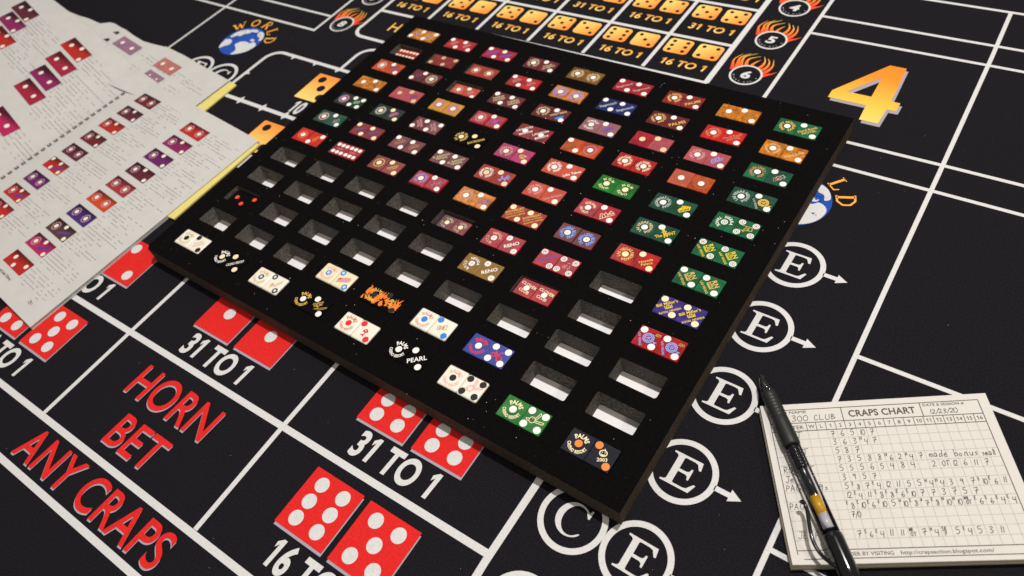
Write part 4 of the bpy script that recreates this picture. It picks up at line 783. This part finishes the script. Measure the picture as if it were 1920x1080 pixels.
# ------------------------------------------------------------------ the score pad
PT = .0082
pad = thing('score_pad', 'cream paper score pad headed CRAPS CHART with handwritten rolls under the pen', 'notepad', (.5947, -.3688, 0), R(32.8))
PW, PH = .1465, .1108
cream = mat('cream_paper', srgb(207, 203, 195), 0.8, 0.2, noise=(90, .015)); creamd = mat('paper_edge', srgb(190, 178, 158), 0.85, 0.15)
mb = MB()
for i in range(14):
    a, b, c, d = (random.uniform(-.5, .25) * mm for _ in range(4)); z0 = .0005 + i * .00053; dx = (.9 - i * .06) * mm * 0
    stackslab(mb, [(a + dx, b), (PW + c, b), (PW + c, PH + d), (a + dx, PH + d)], z0, z0 + .00045)
mb.build('paper_stack', [creamd], pad)
mb = MB(); stackslab(mb, [(-.0004, -.0004), (PW + .0003, 0), (PW, PH), (0, PH + .0002)], .0001, .0008); mb.build('backing_card', mat('grey_card', srgb(150, 140, 126), .9, .1), pad)
zf = lambda x, y: PT + .0006 * max(0, 1 - (x + y) / .02) ** 2
mb = MB(); loft(mb, [(0, PH), (PW, PH)], [(0, 0), (PW, 0)], zf, 24, 18); mb.build('top_sheet', cream, pad, smooth=True)
pline = mat('form_line_print', srgb(92, 78, 70), .9, .1); pthin = mat('form_grid_print', srgb(186, 175, 162), .9, .1); pen_ink = mat('pen_ink', srgb(66, 58, 55), .7, .2)
mb = MB(); z = PT + .0001; z2 = PT + .00014
XL, XR = 4.4, 140.1; YB, YF, YH, YN, YT = 3.2, 8.6, 89.8, 95.9, 106.2
for k in range(1, 13): stroke(mb, [(XL * mm, (YH - 6.247 * k) * mm), (XR * mm, (YH - 6.247 * k) * mm)], .28 * mm, z, 1)
for k in range(18): stroke(mb, [((27.7 + 6.243 * k) * mm, YF * mm), ((27.7 + 6.243 * k) * mm, YH * mm)], .28 * mm, z + .00001, 1)
mb.build('grid_print', [pline, pthin], pad)
mb = MB()
for q in ([(XL, YB), (XR, YB)], [(XL, YF), (XR, YF)], [(XL, YH), (XR, YH)], [(XL, YN), (XR, YN)], [(XL, YT), (XR, YT)]): stroke(mb, [(a * mm, b * mm) for a, b in q], .5 * mm, z2)
for q in ([(XL, YB), (XL, YT)], [(XR, YB), (XR, YT)], [(52.6, YN), (52.6, YT)], [(103.3, YN), (103.3, YT)]): stroke(mb, [(a * mm, b * mm) for a, b in q], .5 * mm, z2 + .00001)
for k in range(18): stroke(mb, [((27.7 + 6.243 * k) * mm, YH * mm), ((27.7 + 6.243 * k) * mm, YN * mm)], .36 * mm, z2 + .00002)
z3 = PT + .00018
text(mb, 'CRAPS CHART', 78 * mm, 98.7 * mm, 4.7 * mm, 43 * mm, 1, 0, 0, z3, 0, 'C')
text(mb, 'CARD NAME', 5.6 * mm, 103.3 * mm, 1.9 * mm, 24 * mm, 0, 0, 0, z3, 0); text(mb, 'DATE & SESSION #', 104.8 * mm, 103.3 * mm, 1.9 * mm, 26 * mm, 0, 0, 0, z3, 0)
text(mb, 'SHOOTER', 5.6 * mm, 91.3 * mm, 2.6 * mm, 20 * mm, 0, 0, 0, z3, 0)
for k, s in enumerate(['W', 'L'] + [str(i) for i in range(1, 17)]): text(mb, s, (30.8 + 6.243 * k) * mm, 91.5 * mm, 2.6 * mm, None, 0, 0, 0, z3, 0, 'C')
text(mb, 'TO REORDER BY VISITING', 20 * mm, 4.7 * mm, 2.3 * mm, 40 * mm, 0, 0, 0, z3, 0); text(mb, 'http://crapsaction.blogspot.com/', 63.5 * mm, 4.7 * mm, 2.3 * mm, 52 * mm, 0, 0, 0, z3, 0)
mb.build('form_print', pline, pad)
mb = MB(); wln = .34 * mm
def cell(row, k, s, h=4.0, dx=1.0, dy=1.2, rot=0): hand(mb, s, (27.7 + 6.243 * k + dx) * mm, (YH - 6.247 * row + dy) * mm, h * mm, wln, z3, 0, 1.0 if len(s) < 2 else .9, rot, .03)
hand(mb, '300 CLUB', 19 * mm, 97.3 * mm, 4.2 * mm, wln, z3, 0, 1.3); hand(mb, '12/23/20', 107.5 * mm, 97.6 * mm, 3.3 * mm, wln, z3, 0, 1.25); mb.build('handwritten_words', pen_ink, pad)
def row(rw, k0, items):
    global mb
    mb = MB()
    for i, s in enumerate(items):
        k = k0 + i
        if not s: continue
        if '^' in s:
            a, b = s.split('^')
            if a in ('NR', 'SR'): cell(rw, k, a, 2.3, .6, 3.6); cell(rw, k, b, 2.6, 1, .6)
            else: cell(rw, k, a, 2.3, .1, 3.5); cell(rw, k, b, 3.6, 2.5 if len(b) < 2 else 1.9, .7)
        else: cell(rw, k, s, 4.0, 1.6 if len(s) < 2 else 1.2)
    mb.build('handwritten_row', pen_ink, pad)
row(1, 2, ['7', '6', '5', '10', '7']); row(2, 2, ['3', '6', '3', 'H^4', '7']); row(3, 2, ['5', '8', '7']); row(4, 2, ['7', '3', '5', '8', '8', 'H^6', '2', 'H^4', '7'])
mb = MB(); hand(mb, 'made', 98 * mm, 66.3 * mm, 4.6 * mm, wln, z3, 0, .95); hand(mb, 'bonus', 113 * mm, 66.2 * mm, 4.8 * mm, wln, z3, 0, .95); hand(mb, 'small', 129.5 * mm, 66.0 * mm, 4.2 * mm, wln, z3, 0, .75); mb.build('handwritten_words', pen_ink, pad)
row(5, 2, ['5', '5', '5', '6', '5', '4', '8', '4', '', '2', 'OT', '12', '6', '11', '7']); row(6, 2, ['3', '9', '5', '7'])
row(7, 2, ['5', 'E^8', '7', 'E^4', '12', '11', '5', '5', 'H^4', 'H^4', '3', '9', '7', 'E^10', 'E^6', '11']); row(8, 2, ['12', 'E^4', '11', 'E^8', 'E^8', 'E^6', 'E^10', '7', '7', '3', '7', '5', '7'])
row(9, 2, ['E^8', 'E^10', 'E^6', 'E^10', '5', 'H^10', 'E^8', '*^7', 'E^8', 'H^10', 'H^10', 'NR^OT', 'E^6', 'E^6', 'E^4', 'E^4']); row(10, 2, ['7/0'])
row(12, 2, ['7', 'E^6', 'E^4', '11', '11', 'NR^OT', '7', 'H^4', 'SR^7', '5', 'E^4', '5', '3', '11'])
for rw, x, s in ((1, 16, 'RT'), (3, 21, 'T'), (5, 6, 'RO'), (5, 22, 'T'), (6, 6, 'Je'), (7, 5, 'PAGA'), (7, 26, '9s'), (9, 5, 'PAG'), (12, 6.5, 'JEFF')):
    mb = MB(); hand(mb, s, x * mm, (YH - 6.247 * rw + 1) * mm, 4.4 * mm, wln, z3, 0, 1.15); mb.build('handwritten_name', pen_ink, pad)

# ------------------------------------------------------------------ the pen
pen = thing('pen', 'clear gel pen with black rubber grip lying across the score pad', 'pen')
PA_ = Vector((.5266, -.2557, .0118)); PB_ = Vector((.6245, -.3600, .0146)); PD = (PB_ - PA_).normalized()
PA_ = PA_ + Vector((0, 0, .0012)); PB_ = PB_ + Vector((0, 0, .0005)); PD = (PB_ - PA_).normalized()
rubber = mat('black_rubber', (.013, .0125, .011), 0.5, 0.4); gloss = mat('gloss_black_plastic', (.004, .004, .004), 0.14, 0.4, coat=.2)
def clear_mat(name, alpha, tint=(1, 1, 1, 1)):
    m = bpy.data.materials.new(name); m.use_nodes = True; nt = m.node_tree; nt.nodes.clear(); o = nt.nodes.new('ShaderNodeOutputMaterial'); mx = nt.nodes.new('ShaderNodeMixShader'); t = nt.nodes.new('ShaderNodeBsdfTransparent'); g = nt.nodes.new('ShaderNodeBsdfGlossy'); fr = nt.nodes.new('ShaderNodeLayerWeight')
    t.inputs[0].default_value = tint; g.inputs['Roughness'].default_value = .08; fr.inputs['Blend'].default_value = alpha
    nt.links.new(fr.outputs['Fresnel'], mx.inputs[0]); nt.links.new(t.outputs[0], mx.inputs[1]); nt.links.new(g.outputs[0], mx.inputs[2]); nt.links.new(mx.outputs[0], o.inputs[0]); return m
clearp = clear_mat('clear_plastic', .22, (.95, .95, .96, 1)); clearg = clear_mat('clear_grey_plastic', .5, (.5, .5, .54, 1))
def rev(name, prof, m, n=28, smooth=True):
    mb = MB(); revolve(mb, [(t * mm, r * mm) for t, r in prof], PA_, PB_, n); return mb.build(name, m, pen, smooth=smooth)
rev('nib_cone', [(0, 1.5), (1, 1.9), (5, 2.9), (9, 3.9), (14.5, 4.9)], clearg)
rev('nib', [(-1.5, .5), (0, .9), (5, 1.2), (5.2, 2.2), (7, 2.4), (7.1, 3.0), (8.2, 3.1), (8.3, 2.5), (9.6, 2.6), (9.7, 3.4), (10.8, 3.5), (10.9, 2.9), (12.2, 3.0), (12.3, 3.8), (14.5, 4.0)], gloss)
gp = [(14, 4.7), (14.6, 5.1)]
for i in range(7): gp += [(17 + i * 2.6, 5.30 + .02 * i), (17.9 + i * 2.6, 5.30 + .02 * i), (18.3 + i * 2.6, 5.18), (18.9 + i * 2.6, 5.18), (19.3 + i * 2.6, 5.32)]
gp += [(40, 5.5), (50, 5.9), (55, 5.95), (56.6, 5.7), (57, 5.2)]
rev('rubber_grip', gp, rubber)
rev('clear_barrel', [(55, 5.3), (57, 5.35), (90, 5.45), (119, 5.5)], clearp)
rev('thread_rings', [(56.5, 4.4)] + [q for i in range(7) for q in ((58 + i * 2.2, 3.6), (58.6 + i * 2.2, 4.2), (59.3 + i * 2.2, 4.2), (59.8 + i * 2.2, 3.6))] + [(74, 3.5)], gloss)
rev('ink_refill', [(56, 3.1), (93, 3.1)], mat('blue_black_ink', (.004, .005, .010), .25, .6))
rev('gold_ink_follower', [(93, 3.3), (105, 3.3)], mat('amber_gel', srgb(196, 146, 18), .35, .5))
rev('empty_refill', [(105, 3.3), (115.5, 3.3)], mat('cloudy_plastic', srgb(186, 182, 186), .3, .5))
rev('barrel_plug', [(115, 3.7), (115.8, 4.2), (116.6, 3.8), (117.4, 4.5), (119, 4.7)], gloss)
rev('end_cap', [(118, 5.5), (119, 6.1), (122, 6.2), (140, 6.0), (146, 5.7), (147, 5.2), (147.2, 4.2), (160, 4.0), (172, 3.8), (173, 3.2)], gloss)
cl = [(1501, 943, .0195), (1505, 940, .0195), (1510, 947, .019), (1514, 960, .019), (1517, 982, .019), (1521, 1003, .019), (1528, 1022, .0185), (1541, 1041, .018), (1558, 1056, .017), (1576, 1066, .0155)]
mb = MB(); tube(mb, smooth_pts([(*at(x, y, z), z) for x, y, z in cl], 4), 1.25 * mm, 10, 0, .8); mb.build('pocket_clip', gloss, pen, smooth=True)

# ------------------------------------------------------------------ lint and dust
lint = mat('dust_flecks', srgb(196, 186, 172), .9, .2); mb = MB()
def fleck(x, y, z, s):
    a = random.uniform(0, 6.3); w = s * random.uniform(.3, 1)
    mb.add([(x + math.cos(a) * s, y + math.sin(a) * s, z), (x - math.sin(a) * w, y + math.cos(a) * w, z + s * .3), (x - math.cos(a) * s, y - math.sin(a) * s, z), (x + math.sin(a) * w, y - math.cos(a) * w, z)], [(0, 1, 2, 3)])
for i in range(650):
    x, y = random.uniform(X0, X1), random.uniform(Y0, Y1); u = (x / PA + .5) % 1 - .5; v = (-y / PB + .5) % 1 - .5
    if abs(u) * PA < SW / 2 + .001 and abs(v) * PB < SH / 2 + .001: continue
    fleck(x, y, FT + .0002, random.choice((.12, .15, .2, .3, .42)) * mm)
for i in range(420):
    x, y = random.uniform(-.2, .75), random.uniform(-.65, .3)
    if X0 - .003 < x < X1 + .003 and Y0 - .003 < y < Y1 + .003: continue
    fleck(x, y, .0008, random.choice((.10, .13, .18, .26)) * mm)
tag(mb.build('lint_flecks', lint), kind='stuff')
